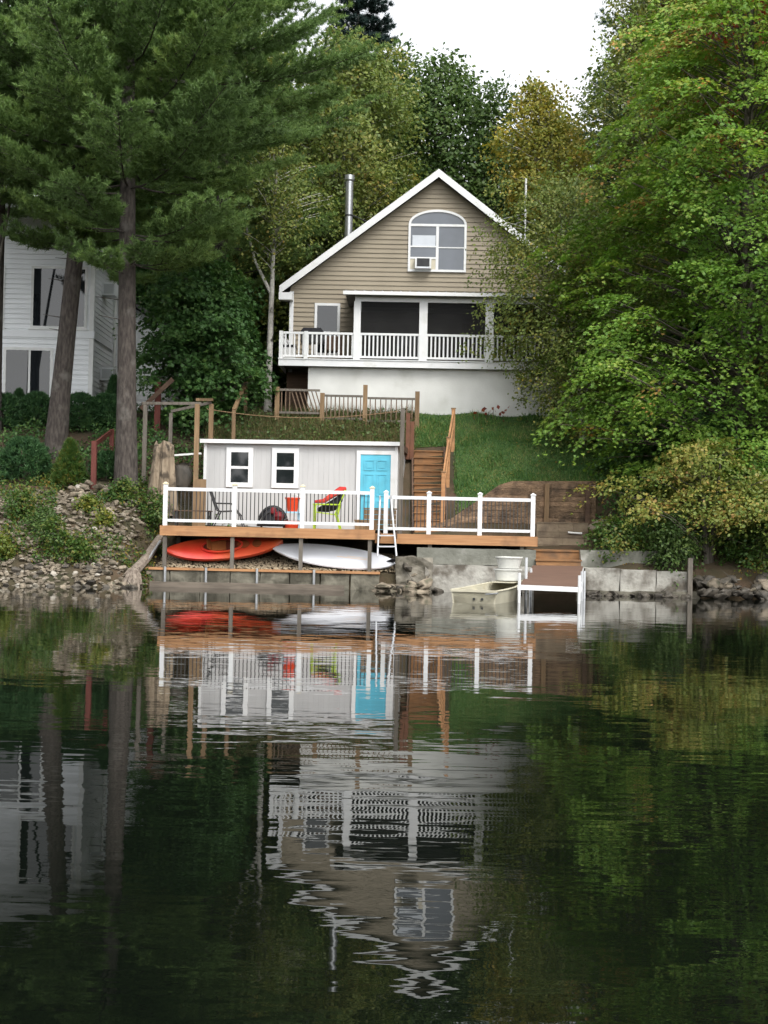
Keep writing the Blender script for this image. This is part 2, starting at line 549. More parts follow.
def slope_layer(sx, sy, amp_x, amp_y, detail, seed):
    mp = n.new('ShaderNodeMapping')
    mp.inputs['Scale'].default_value = (sx, sy, 1)
    mp.inputs['Location'].default_value = (seed * 3.7, seed * 1.9, seed)
    l.new(geo.outputs['Position'], mp.inputs['Vector'])
    nz = n.new('ShaderNodeTexNoise')
    nz.inputs['Scale'].default_value = 1.0
    nz.inputs['Detail'].default_value = detail
    l.new(mp.outputs[0], nz.inputs['Vector'])
    sub = n.new('ShaderNodeVectorMath')
    sub.operation = 'SUBTRACT'
    sub.inputs[1].default_value = (0.5, 0.5, 0.5)
    l.new(nz.outputs['Color'], sub.inputs[0])
    mul = n.new('ShaderNodeVectorMath')
    mul.operation = 'MULTIPLY'
    mul.inputs[1].default_value = (amp_x, amp_y, 0)
    l.new(sub.outputs[0], mul.inputs[0])
    return mul.outputs[0]


layers = [slope_layer(0.5, 1.6, 0.005, 0.013, 2, 1), slope_layer(1.7, 8.0, 0.014, 0.040, 3, 5), slope_layer(3.5, 19.0, 0.012, 0.030, 3, 8)]
acc = n.new('ShaderNodeVectorMath')
acc.operation = 'ADD'
l.new(layers[0], acc.inputs[0])
l.new(layers[1], acc.inputs[1])
acc0 = acc
acc = n.new('ShaderNodeVectorMath')
acc.operation = 'ADD'
l.new(acc0.outputs[0], acc.inputs[0])
l.new(layers[2], acc.inputs[1])
# calm and ruffled lanes on the lake
mp = n.new('ShaderNodeMapping')
mp.inputs['Scale'].default_value = (0.05, 0.16, 1)
l.new(geo.outputs['Position'], mp.inputs['Vector'])
nz = n.new('ShaderNodeTexNoise')
nz.inputs['Scale'].default_value = 1.0
l.new(mp.outputs[0], nz.inputs['Vector'])
mr = n.new('ShaderNodeMapRange')
mr.inputs[1].default_value, mr.inputs[2].default_value = 0.4, 0.65
mr.inputs[3].default_value, mr.inputs[4].default_value = 0.45, 1.3
l.new(nz.outputs['Fac'], mr.inputs[0])
sc_ = n.new('ShaderNodeVectorMath')
sc_.operation = 'SCALE'
l.new(acc.outputs[0], sc_.inputs[0])
l.new(mr.outputs[0], sc_.inputs['Scale'])
add2 = n.new('ShaderNodeVectorMath')
add2.operation = 'ADD'
add2.inputs[1].default_value = (0, 0, 1)
l.new(sc_.outputs[0], add2.inputs[0])
nrm = n.new('ShaderNodeVectorMath')
nrm.operation = 'NORMALIZE'
l.new(add2.outputs[0], nrm.inputs[0])
l.new(nrm.outputs[0], b.inputs['Normal'])
tag(obj('water', mb, WATER), kind='structure')


# ------------------------------------------------------------------ shared builders
def siding(mb, z0, z1, step, xr, y, lip=0.013):
    """Lapped courses on a wall facing -y. xr(z) gives the wall's x range at height z."""
    z = z0
    while z < z1 - 1e-4:
        zt = min(z + step, z1)
        a0, a1 = xr(z)
        b0, b1 = xr(zt)
        if b1 - b0 < 0.02:
            b0 = b1 = (a0 + a1) / 2
        mb.add([(a0, y - lip, z), (a1, y - lip, z), (b1, y - 0.002, zt), (b0, y - 0.002, zt)], [(0, 1, 2, 3)])
        mb.add([(a0, y + 0.01, z), (a1, y + 0.01, z), (a1, y - lip, z), (a0, y - lip, z)], [(0, 1, 2, 3)])
        z = zt
    return mb


def rail_run(posts, rails, bal, x0, x1, y, zf, h, ph, nb, bw, bt=0.02):
    """balusters/rails between x0 and x1 at depth y on floor zf"""
    rails.box(x0, x1, y - 0.03, y + 0.03, zf + h - 0.07, zf + h)
    rails.box(x0, x1, y - 0.025, y + 0.025, zf + 0.08, zf + 0.145)
    for k in range(nb):
        x = x0 + (k + 0.5) * (x1 - x0) / nb
        bal.box(x - bw / 2, x + bw / 2, y - bt / 2, y + bt / 2, zf + 0.145, zf + h - 0.07)


def window(parent, x0, x1, z0, z1, y, fmat, gmat, fw=0.08, proud=0.035, mull_x=(), mull_z=(), name='window', sill=False, mw=0.045):
    fr = MB()
    yo = y - proud
    fr.box(x0, x1, yo, y, z1 - fw, z1)
    fr.box(x0, x1, yo, y, z0, z0 + fw)
    fr.box(x0, x0 + fw, yo, y, z0 + fw, z1 - fw)
    fr.box(x1 - fw, x1, yo, y, z0 + fw, z1 - fw)
    for mx_ in mull_x:
        fr.box(mx_ - mw / 2, mx_ + mw / 2, yo + 0.004, y, z0 + fw, z1 - fw)
    for mz in mull_z:
        fr.box(x0 + fw, x1 - fw, yo + 0.008, y, mz - mw / 2, mz + mw / 2)
    w = obj(name, fr, fmat, parent, True)
    g = MB().box(x0 + fw, x1 - fw, y - (0.016 if proud < .04 else 0.038), y - 0.001, z0 + fw, z1 - fw)
    obj('pane', g, gmat, w, True)
    if sill:
        obj('sill', MB().box(x0 - 0.05, x1 + 0.05, y - 0.08, y, z0 - 0.05, z0 - 0.002), fmat, w, True)
    return w


# ------------------------------------------------------------------ tan house
HO = P(434.0, 362, 47.6)
HO = Vector((P(437.2, 250, 50.0).x, 50.0, P(434, 362, 47.6).z))
tan = thing('tan_house', 'tan clapboard gable house with white screened porch and balcony above the lawn', 'house', HO, R(-1.2))
HW, EV, PK = 4.88, 2.70, 6.42
SL = (PK - EV) / HW
xr = lambda z: (-HW, HW) if z <= EV else (-(PK - z) / SL, (PK - z) / SL)
mb = MB().prism([(-HW, -1.7), (HW, -1.7), (HW, EV), (0, PK), (-HW, EV)], 0.012, 10.0)
siding(mb, -0.3, PK - 0.02, 0.155, xr, 0.0, 0.03)
obj('wall', mb, TAN, tan, True)
# roof
oh = 5.2
rz = lambda x: PK + 0.12 - SL * abs(x)
mb = MB()
for s in (-1, 1):
    mb.prism([(0, rz(0)), (s * oh, rz(oh)), (s * oh, rz(oh) + 0.09), (0, rz(0) + 0.09)], -0.36, 10.4)
roof = obj('roof', mb, SHINGLE, tan, True)
mb = MB()
for s in (-1, 1):
    mb.prism([(0, rz(0) - 0.16), (s * (oh + 0.02), rz(oh + 0.02) - 0.16), (s * (oh + 0.02), rz(oh + .02) + 0.11), (0, rz(0) + 0.11)], -0.40, -0.363)
    xa, xb = sorted((s * (oh - 0.42), s * (oh + 0.03)))
    mb.box(xa, xb, -0.405, 0.0, rz(oh) - 0.36, rz(oh) - 0.12)
obj('rake_trim', mb, VINYL, roof, True)
mb = MB()
for s in (-1, 1):
    mb.prism([(0, rz(0) - 0.05), (s * oh, rz(oh) - 0.05), (s * oh, rz(oh) - 0.004), (0, rz(0) - 0.004)], -0.36, -0.02)
obj('soffit', mb, GLASSB, roof, True)
for s in (-1, 1):
    xa, xb = sorted((s * (HW - 0.12), s * (HW + 0.015)))
    obj('corner_trim', MB().box(xa, xb, -0.045, 0.05, -0.3, EV - 0.15), VINYL, tan, True)
# arched gable window
gx, gz0, gzs, gzt = 0.97, 3.28, 4.86, 5.36
arc = [(gx * math.cos(t), gzs + (gzt - gzs) * math.sin(t)) for t in np.linspace(0, math.pi, 19)]
gi, th = gx - 0.075, 0.075
arci = [(gi * math.cos(t), gzs + (gzt - th - gzs) * math.sin(t)) for t in np.linspace(0, math.pi, 19)]
mb = MB()
for i in range(18):
    q = [arc[i], arc[i + 1], arci[i + 1], arci[i]]
    mb.prism(q, -0.075, 0.0)
mb.box(-gx, -gi, -0.075, 0, gz0 + th, gzs)
mb.box(gi, gx, -0.075, 0, gz0 + th, gzs)
mb.box(-gx, gx, -0.075, 0, gz0, gz0 + th)
mb.box(-gi, gi, -0.070, 0, gzs - 0.06, gzs + 0.02)
mb.box(-0.045, 0.045, -0.066, 0, gz0 + th, gzs - 0.06)
mb.box(0.045, gi, -0.056, 0, gz0 + 0.80, gz0 + 0.835)
mb.box(-gi, -0.045, -0.058, 0, gz0 + 0.43, gz0 + 0.49)
mb.box(-gi, -0.045, -0.056, 0, gz0 + 0.82, gz0 + 0.865)
gw = obj('arched_window', mb, VINYL, tan, True)
obj('pane', MB().prism([(gi, gz0 + th), (gi, gzs)] + arci[1:-1] + [(-gi, gzs), (-gi, gz0 + th)], -0.036, -0.001), GLASSG, gw, True)
obj('blind', MB().box(-gi + .06, -0.06, -0.040, -0.0365, gz0 + 0.87, gz0 + 1.22), BLIND, gw, True)
CREAM = pm('cream_panel', (.5, .46, .36))
for xa, xb in ((-gi, -gi + .17), (-.2, -.046)):
    obj('side_panel', MB().box(xa, xb, -0.043, -0.0365, gz0 + th, gz0 + .42), CREAM, gw, True)
# window by the balcony
window(tan, -4.05, -3.2, 0.42, 2.17, 0.0, VINYL, GLASS, 0.085, 0.06, mull_z=(1.2,))
# foundation under the balcony
FY = -2.25
obj('foundation', MB().box(-4.06, 4.75, FY, 0.0, -1.75, -0.2), FOUND, tan, True)
obj('recess_shade_panel', MB().box(-4.86, -4.06, -0.9, -0.85, -1.7, -0.25), DARKWOOD, tan, True)  # dark sheet in the open recess under the balcony, coloured as its shade
# balcony
BX0, BX1, BY = -4.98, 4.0, -2.5
obj_b = obj('balcony', MB().box(BX0, BX1, BY + .03, -0.02, -0.06, 0.0), pm('balcony_boards', (.30, .27, .23), (.24, .21, .18), 4, .8), tan, True)
obj('fascia', MB().box(BX0 - .02, BX1 + .02, BY, BY + .028, -0.21, -0.002).box(BX0 - .03, BX1 + .03, BY - .03, BY + .1, -0.001, 0.028), VINYL, obj_b, True)
obj('fascia', MB().box(BX0 - .02, BX0 + .01, BY + .03, -0.02, -0.21, -0.062), VINYL, obj_b, True)
rails, bal, cap = MB(), MB(), MB()
px_ = [-4.93, -2.52, -0.42, 1.68, 3.78]
YR = BY + 0.07
for i in range(4):
    x0, x1 = px_[i] + .07, px_[i + 1] - .07
    obj('top_rail', MB().box(x0, x1, YR - .03, YR + .03, .81, .88), VINYL, obj_b, True)
    obj('bottom_rail', MB().box(x0, x1, YR - .025, YR + .025, .08, .145), VINYL, obj_b, True)
    nb = 16 if i == 0 else 15
    for k in range(nb):
        x = x0 + (k + .5) * (x1 - x0) / nb
        obj('baluster', MB().box(x - .025, x + .025, YR - .015, YR + .015, .146, .809), VINYL, obj_b, True)
for x in (-4.93, -4.14):
    obj('railing_post', MB().box(x - .06, x + .06, YR - .055, YR + .055, 0.03, 0.90), VINYL, obj_b, True)
mb = MB().box(-4.96, -4.90, YR + .06, -0.05, 0.81, 0.88).box(-4.955, -4.905, YR + .06, -0.05, 0.08, 0.14)
for k in range(15):
    yy = YR + .15 + k * .155
    mb.box(-4.95, -4.91, yy - .015, yy + .015, .141, .809)
obj('side_railing', mb, VINYL, obj_b, True)
# screened porch
por = obj('porch', MB().box(-2.6, 3.95, BY + 0.02, BY + .12, 1.88, 2.06).box(-2.58, 3.93, -0.06, -0.02, 1.9, 2.3), VINYL, tan, True)
for x in px_[1:]:
    w_ = 0.11 if x < -2 else 0.13
    obj('porch_post', MB().box(x - w_, x + w_, BY + .005, BY + .125, 0.03, 1.879), VINYL, por, True)
for i in range(1, 4):
    obj('screen', MB().box(px_[i] + .135, px_[i + 1] - .135, BY + .10, BY + .104, 0.16, 1.879), SCREEN, por, True)
obj('screen_side', MB().box(-2.55, -2.546, BY + .126, -0.07, 0.03, 1.879), SCREEN, por, True)
pr = MB()
pr.add([(-2.95, BY - .28, 2.10), (4.2, BY - .28, 2.10), (4.2, -0.005, 2.52), (-2.95, -0.005, 2.52),
        (-2.95, BY - .28, 2.16), (4.2, BY - .28, 2.16), (4.2, -0.005, 2.58), (-2.95, -0.005, 2.58)],
       [(0, 3, 2, 1), (4, 5, 6, 7), (0, 1, 5, 4), (1, 2, 6, 5), (2, 3, 7, 6), (3, 0, 4, 7)])
for k in range(25):
    x = -2.9 + k * 0.29
    pr.beam((x, BY - .27, 2.175), (x, -0.01, 2.595), 0.03, 0.03)
obj('porch_roof', pr, METALROOF, por, True)
obj('gutter', MB().box(-2.97, 4.22, BY - .36, BY - .285, 2.04, 2.15), VINYL, por, True)
obj('ceiling', MB().box(-2.9, 4.15, BY - .25, -0.03, 2.062, 2.085), GLASSG, por, True)
# interior of the porch: a brown door and a pale appliance against the wall
obj('door', MB().box(0.85, 1.1, -0.9, -0.75, 0.03, 1.45), TANWOOD, por, True)
obj('stove', MB().box(-1.3, -0.6, -0.7, -0.05, .03, 1.05), GALV, por, True)
# stove pipe
mb = MB().tube([(-3.04, 1.2, 3.9), (-3.04, 1.2, 6.55)], 0.135, 14)
ch = obj('stove_pipe', mb, GALV, tan, True)
obj('rain_cap', MB().lathe([(0.0, 0.22), (0.17, 0.20), (0.175, 0.04), (0.135, 0.0)], (-3.04, 1.2, 6.56), 14), GALV, ch, True)
obj('clamp_band', MB().lathe([(0.137, 0), (0.15, 0.005), (0.15, 0.05), (0.137, 0.055)], (-3.04, 1.2, 5.35), 14), DARKMET, ch, True)
obj('brace', MB().tube([(-2.92, 1.2, 5.4), (-2.05, 1.0, 4.98)], 0.022, 6), DARKMET, ch, True)


def hw(x, y, z):
    return ROOTM[tan.name] @ Vector((x, y, z))


# things on the house
p = hw(-0.46, -0.05, gz0 + 0.07)
ac = thing('air_conditioner', 'window air conditioner with dark grille in the arched gable window', 'air conditioner', p, R(-1.2))
obj('housing', MB().box(-.27, .27, -.26, -.006, 0, .36), VINYL, ac, True)
obj('grille', MB().box(-.21, .21, -.272, -.2605, .06, .33), DARKMET, ac, True)
obj('louvre', MB().box(-.21, .21, -.285, -.2725, .0, .05), GALV, ac, True)
p = hw(3.0, 1.2, rz(3.0))
an = thing('antenna', 'thin white antenna mast with side arms rising from the right roof slope', 'antenna', p)
obj('mast', MB().tube([(0, 0, -.05), (0, 0, 2.5)], 0.035, 8), WHITE, an, True)
mb = MB()
for zz, L in ((1.3, 1.5), (1.05, 1.3)):
    mb.tube([(-L, .2, zz - .35), (0.02, 0, zz)], 0.012, 5)
mb.tube([(0.02, 0, 1.5), (.9, .3, 1.9)], 0.012, 5)
obj('guy_arm', mb, GALV, an, True)
p = hw(-4.0, -1.6, 0.0)
gr = thing('barbecue_grill', 'black covered barbecue grill on the balcony before the small window', 'grill', p)
mb = MB()
for sx in (-.3, .3):
    for sy in (-.2, .2):
        mb.box(sx - .02, sx + .02, sy - .02, sy + .02, 0.005, .62)
mb.box(-.32, .32, -.22, .22, .2, .23)
obj('cart', mb, DARKMET, gr, True)
obj('firebox', MB().box(-.36, .36, -.25, .25, .62, .84), DARKMET, gr, True)
obj('lid', MB().prism([(-.36, .842), (.36, .842), (.36, 1.0), (.28, 1.1), (-.28, 1.1), (-.36, 1.0)], -.25, .25), BLACKC, gr, True)
p = hw(-3.3, -1.5, 0)
ch_ = thing('deck_chair', 'dark slatted chair on the balcony between the grill and the porch', 'chair', p)
obj('seat', MB().box(-.26, .26, -.26, .26, .40, .44), DARKWOOD, ch_, True)
obj('backrest', MB().beam((0, .25, .44), (0, .36, .92), .5, .03, (0, 1, 0)), DARKWOOD, ch_, True)
for sx in (-.24, .24):
    for sy in (-.24, .24):
        obj('leg', MB().box(sx - .025, sx + .025, sy - .025, sy + .025, 0.005, .40), DARKWOOD, ch_, True)
p = hw(-4.72, -1.7, 0)
ch_ = thing('cooler', 'pale cooler chest at the left end of the balcony', 'cooler', p)
obj('body', MB().box(-.2, .2, -.2, .2, 0.003, .45), WHITE, ch_, True)
obj('lid', MB().box(-.215, .215, -.215, .215, .452, .53), BLACKC, ch_, True)

# ------------------------------------------------------------------ white house (left)
WO = P(91, 412, 48.0)
WO.z = 5.05
wh = thing('white_house', 'white clapboard house with picture windows behind the pine trunks', 'house', WO)
WW = 8.6
ez, sl = 5.35, 0.6
xr = lambda z: (-WW, 0) if z <= ez else (max(-WW, -4.3 - (4.3 - (z - ez) / sl)), min(0, -(z - ez) / sl))
mb = MB().prism([(-WW, -0.6), (0, -0.6), (0, ez), (-4.3, ez + 4.3 * sl), (-WW, ez)], 0.012, 4.0)
siding(mb, 0.0, ez + 4.25 * sl, 0.16, xr, 0.0, 0.034)
z = 0.0
while z < ez - 0.01:     # side wall courses
    zt = min(z + .16, ez)
    mb.add([(.022, 0, z), (.022, 4, z), (.003, 4, zt), (.003, 0, zt)], [(0, 1, 2, 3)])
    mb.add([(0, 0, z), (0, 4, z), (.022, 4, z), (.022, 0, z)], [(0, 3, 2, 1)])
    z = zt
obj('wall', mb, WSIDING, wh, True)
wr = lambda x: ez + 0.1 - sl * (x if x > -4.3 else -8.6 - x)
mb = MB()
mb.prism([(.55, wr(.55)), (.55, wr(.55) + .12), (-4.3, wr(-4.3) + .12), (-4.3, wr(-4.3))], -0.5, 4.4)
mb.prism([(-9.1, wr(-9.1)), (-4.3, wr(-4.3)), (-4.3, wr(-4.3) + .12), (-9.1, wr(-9.1) + .12)], -0.5, 4.4)
roof = obj('roof', mb, SHINGLE, wh, True)
mb = MB()
mb.prism([(.57, wr(.57) - .12), (.57, wr(.57) + .14), (-4.3, wr(-4.3) + .14), (-4.3, wr(-4.3) - .12)], -0.54, -0.503)
mb.prism([(-9.1, wr(-9.1) - .12), (-4.3, wr(-4.3) - .12), (-4.3, wr(-4.3) + .14), (-9.1, wr(-9.1) + .14)], -0.54, -0.503)
mb.box(.05, .56, -0.5, 4.4, wr(.55) - .1, wr(.55) - .06)
obj('fascia', mb, WHITE, roof, True)
obj('belly_band', MB().box(-WW, .03, -0.06, -.001, 2.45, 2.68).box(0.024, .06, -.06, 4.0, 2.45, 2.68), WSIDING, wh, True)
obj('corner_trim', MB().box(-.11, .032, -.035, -.0, 0, 2.449).box(-.11, .032, -.035, -.0, 2.681, ez - .05), WHITE, wh, True)
window(wh, -2.0, -0.20, 2.74, 4.74, 0.0, WHITE, GLASS, 0.08, 0.05, mull_x=(-0.86,), name='picture_window', sill=True)
window(wh, -4.75, -2.85, 2.74, 4.74, 0.0, WHITE, GLASS, 0.08, 0.05, mull_x=(-3.6,), name='picture_window', sill=True)
window(wh, -2.84, -1.25, 0.02, 2.12, 0.0, WHITE, GLASS, 0.09, 0.05, mull_x=(-2.0,), name='sliding_door', mw=0.07)
obj('downspout', MB().tube([(.1, 3.3, 0.1), (.1, 3.3, 5.3)], .045, 8), WHITE, wh, True)
rw = obj('rear_wing', MB().prism([(-4, -.6), (1.45, -.6), (1.45, 3.6), (-1.2, 5.2), (-4, 3.6)], 5.2, 11), WSIDING, wh, True)
mb = MB()
siding(mb, 0, 3.6, .16, lambda z: (-4, 1.46), 5.19, .02)
obj('clapboards', mb, WSIDING, rw, True)
obj('roof', MB().prism([(-1.2, 5.25), (1.8, 3.45), (1.8, 3.58), (-1.2, 5.4)], 4.9, 11.3), SHINGLE, rw, True)
obj('link_wall', MB().box(-5, -.4, 4.0, 5.19, -.6, 4.6), WSIDING, wh, True)
for zz, lab in ((4.05, 'white air conditioner on the white house wall above the siding band'), (1.25, 'white air conditioner low on the white house side wall below the band')):
    ac = thing('air_conditioner', lab, 'air conditioner', WO + Vector((.03, 1.55, zz)))
    obj('housing', MB().box(0, .42, -.3, .3, 0, .42), WSIDING, ac, True)
    obj('grille', MB().box(.05, .38, -.312, -.3005, .05, .37), pm('ac_grille', (.45, .47, .47)), ac, True)

# ------------------------------------------------------------------ shed on the deck
SFY = 42.3
so = P(299.5, 525, SFY)
DZ = P(163, 525.5, 38.4).z           # deck floor height
SHW = 2.76
sh = thing('shed', 'pale grey shed with two white windows and a turquoise door', 'shed', Vector((P(299.5, 480, SFY).x, SFY + .2, DZ)), R(-5.0))
SHT = 2.42
mb = MB()
mb.box(-SHW, SHW, 0.015, 2.85, 0.0, SHT)
nb_ = 37
for k in range(nb_):                 # board-and-groove cladding
    x0 = -SHW + k * 2 * SHW / nb_
    mb.box(x0 + .003, x0 + 2 * SHW / nb_ - .003, 0.009, 0.0145, 0.01, SHT - .01)
for k in range(19):
    y0 = .02 + k * .149
    mb.box(SHW + .0005, SHW + .012, y0 + .005, y0 + .144, .01, SHT - .01)
obj('wall', mb, SHEDW, sh, True)
rf = obj('roof', MB().box(-SHW - .1, SHW + .06, -.12, 3.0, SHT + .001, SHT + .05), SHINGLE, sh, True)
obj('roof_edge', MB().box(-SHW - .11, SHW + .07, -.15, -.121, SHT - .04, SHT + .07), VINYL, rf, True)
obj('side_fascia', MB().box(SHW + .061, SHW + .09, -.12, 3.0, SHT - .12, SHT + .06), DARKWOOD, rf, True)
sc = 35.3
for cx in (-1.73, -0.42):
    w_ = window(sh, cx - .385, cx + .385, 1.14, 2.27, -0.001, VINYL, GLASS, 0.135, 0.05, mull_z=(1.70,), mw=.075)
dx0, dx1 = 1.72, 2.58
obj('door_trim', MB().box(dx0 - .11, dx0, -.05, -.001, 0.02, 2.13).box(dx1, dx1 + .11, -.05, -.001, 0.02, 2.13).box(dx0 - .11, dx1 + .11, -.052, -.001, 2.131, 2.24), VINYL, sh, True)
dr = obj('door', MB().box(dx0 + .003, dx1 - .003, -.03, -.001, 0.02, 2.128), BLUE, sh, True)
mb = MB()
for (a0, a1, c0, c1) in ((.10, .40, 1.68, 1.98), (.46, .76, 1.68, 1.98), (.10, .40, .95, 1.58), (.46, .76, .95, 1.58), (.10, .40, .2, .82), (.46, .76, .2, .82)):
    for (e0, e1, f0, f1) in ((a0, a1, c0, c0 + .03), (a0, a1, c1 - .03, c1), (a0, a0 + .03, c0 + .031, c1 - .031), (a1 - .03, a1, c0 + .031, c1 - .031)):
        mb.box(dx0 + e0, dx0 + e1, -.046, -.0302, f0, f1)
    mb.box(dx0 + a0 + .07, dx0 + a1 - .07, -.042, -.0302, c0 + .07, c1 - .07)
obj('door_panel', mb, BLUE, dr, True)
obj('door_knob', MB().lathe([(0, -.03), (.03, -.02), (.035, 0), (.03, .02), (0, .03)], (dx0 + .08, -.07, 1.0), 10), GALV, dr, True)
for s in (-1, 1):
    xa, xb = sorted((s * (SHW + .015), s * (SHW - .07)))
    obj('corner_trim', MB().box(xa, xb, -.025, -.0005, 0.01, SHT - .05), VINYL, sh, True)

# ------------------------------------------------------------------ lake deck
DY = 38.4
xl = P(163, 527, DY).x
xm = P(375, 531, DY).x
xr_ = P(535.5, 534, DY).x
D2 = DZ - 0.09
dk = thing('lake_deck', 'cedar deck over the water with white railing and dark balusters', 'deck', ((xl + xr_) / 2, DY + 2, 0.3))
mb = MB()
for k in range(27):
    y0 = DY + .03 + k * .146
    mb.box(xl - .05, xm, y0, y0 + .138, DZ - .035, DZ)
    if k >= 2:
        mb.box(xm + .004, xr_ + .05, y0, y0 + .138, D2 - .035, D2)
obj('floor', mb, STEPW, dk)
obj('fascia', MB().box(xl - .08, xm, DY - .01, DY + .028, DZ - .25, DZ + .003), CEDAR, dk)
obj('fascia', MB().box(xm + .003, xr_ + .06, DY + .26, DY + .30, D2 - .25, D2 + .003), CEDAR, dk)
obj('end_board', MB().box(xl - .08, xl - .051, DY + .03, DY + 3.9, DZ - .25, DZ + .002), CEDAR, dk)
obj('end_board', MB().box(xr_ + .061, xr_ + .09, DY + .3, DY + 3.9, D2 - .25, D2 + .002), CEDAR, dk)
mb = MB()
for k in range(15):
    x = xl + .1 + k * .42
    mb.box(x - .02, x + .02, DY + .05, DY + 3.9, DZ - .22, DZ - .04)
for k in range(10):
    x = xm + .15 + k * .42
    mb.box(x - .02, x + .02, DY + .32, DY + 3.9, D2 - .22, D2 - .04)
obj('joist', mb, DARKWOOD, dk)
for px in (165, 232.5, 301, 370):
    a = P(px, 540, DY + .08)
    mb = MB().box(a.x - .05, a.x + .05, DY + .031, DY + .13, .44, DZ - .036)
    obj('support_post', mb, GREYWOOD, dk)
    obj('support_post', MB().box(a.x - .05, a.x + .05, DY + 2.6, DY + 2.7, .3, DZ - .23), GREYWOOD, dk)
for px in (430, 522):
    a = P(px, 540, DY + .4)
    obj('support_post', MB().box(a.x - .05, a.x + .05, DY + .36, DY + .46, .75, D2 - .23), GREYWOOD, dk)


def rail_section(pxs, Y, zf, nbal):
    xsx = [P(p, 505, Y).x for p in pxs]
    for i, x in enumerate(xsx):
        po = obj('railing_post', MB().box(x - .055, x + .055, Y - .055, Y + .055, zf + .004, zf + 1.06), VINYL, dk)
        mb = MB().box(x - .07, x + .07, Y - .07, Y + .07, zf + 1.061, zf + 1.09)
        mb.add([(x - .06, Y - .06, zf + 1.091), (x + .06, Y - .06, zf + 1.091), (x + .06, Y + .06, zf + 1.091), (x - .06, Y + .06, zf + 1.091), (x, Y, zf + 1.13)],
               [(0, 1, 4), (1, 2, 4), (2, 3, 4), (3, 0, 4)])
        obj('post_cap', mb, pm('cream_cap', (.62, .55, .38)) if Y < DY + .2 else VINYL, po)
    for i in range(len(xsx) - 1):
        a, b_ = xsx[i] + .056, xsx[i + 1] - .056
        r_ = obj('top_rail', MB().box(a, b_, Y - .035, Y + .035, zf + .90, zf + .985), VINYL, dk)
        obj('bottom_rail', MB().box(a, b_, Y - .03, Y + .03, zf + .10, zf + .175), VINYL, dk)
        nn = nbal[i]
        for k in range(nn):
            x = a + (k + .5) * (b_ - a) / nn
            obj('baluster', MB().box(x - .011, x + .011, Y - .011, Y + .011, zf + .176, zf + .899), BALUST, r_)
    return xsx


rail_section((165.5, 234.5, 302.5, 372), DY + .06, DZ, (17, 16, 17))
rail_section((386, 429, 480, 533), DY + .37, D2, (10, 13, 13))
# ------------------------------------------------------------------ things under, on and by the deck
def loft(sections, smooth=True):
    """sections: list of rings (same count) of 3-D points; caps both ends"""
    mb = MB()
    k = len(sections[0])
    for r_ in sections:
        mb.v += [tuple(p) for p in r_]
    for i in range(len(sections) - 1):
        for j in range(k):
            mb.f.append((i * k + j, i * k + (j + 1) % k, (i + 1) * k + (j + 1) % k, (i + 1) * k + j))
    mb.f.append(tuple(range(k))[::-1])
    mb.f.append(tuple((len(sections) - 1) * k + j for j in range(k)))
    mb.smooth = smooth
    return mb


def orient(o, ex, ey, ez, loc):
    """place a thing by its local axes"""
    M = Matrix((ex, ey, ez)).transposed().to_4x4()
    M.translation = loc
    o.matrix_world = M


# kayak: local x length, y beam, z up (deck side)
ka = thing('kayak', 'red and orange kayak lying tilted on gravel under the deck', 'kayak', (0, 0, 0))
ROOTM[ka.name] = Matrix.Identity(4)
LK, BK = 3.05, 0.33
secs = []
for t in np.linspace(-1, 1, 25):
    w = BK * max(1 - abs(t) ** 2.6, 0.0) ** 0.8 + 0.02
    keel = -0.20 + 0.20 * abs(t) ** 3
    shr = 0.06 + 0.10 * t ** 2
    ring = []
    for a in np.linspace(0, 2 * math.pi, 18, endpoint=False):
        yy = w * math.copysign(abs(math.cos(a)) ** 0.75, math.cos(a))
        zz = math.sin(a)
        zz = shr + 0.05 * (1 - abs(yy) / w) if zz > 0.05 else shr + (shr - keel) * math.copysign(abs(zz) ** 0.8, zz)
        ring.append((t * LK / 2, yy, zz))
    secs.append(ring)
obj('hull', loft(secs), RED, ka, True)
# cockpit: flat disc with the well's shadow in its colour, coaming ring, seat
ring = [(-.05 + .52 * math.cos(a), .2 * math.sin(a), .155) for a in np.linspace(0, 2 * math.pi, 25)]
obj('coaming', MB().tube(ring, .028, 7, False), RED, ka, True)
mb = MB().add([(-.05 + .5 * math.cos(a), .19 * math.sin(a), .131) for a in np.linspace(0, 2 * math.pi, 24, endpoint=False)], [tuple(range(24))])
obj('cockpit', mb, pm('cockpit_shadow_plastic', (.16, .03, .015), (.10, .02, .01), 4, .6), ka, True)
obj('seat', MB().box(-.32, .05, -.15, .15, .133, .16).beam((-.34, 0, .15), (-.42, 0, .30), .28, .04, (1, 0, 0)), ORANGE, ka, True)
obj('hatch', MB().lathe([(.0, .03), (.11, .028), (.125, 0)], (.85, 0, .125), 16), ORANGE, ka, True)
obj('foot_well', MB().add([(.5 + .16 * math.cos(a), .13 * math.sin(a), .146) for a in np.linspace(0, 2 * math.pi, 16, endpoint=False)], [tuple(range(16))]), pm('well', (.30, .07, .02)), ka, True)
a, b_ = P(168, 554, 38.95), P(281, 545, 39.1)
ex = (b_ - a).normalized()
nrm_ = Vector((0.0, -0.80, 0.6))
nrm_ = (nrm_ - ex * nrm_.dot(ex)).normalized()
orient(ka, ex, nrm_.cross(ex), nrm_, (a + b_) / 2 + Vector((0, 0, .02)))

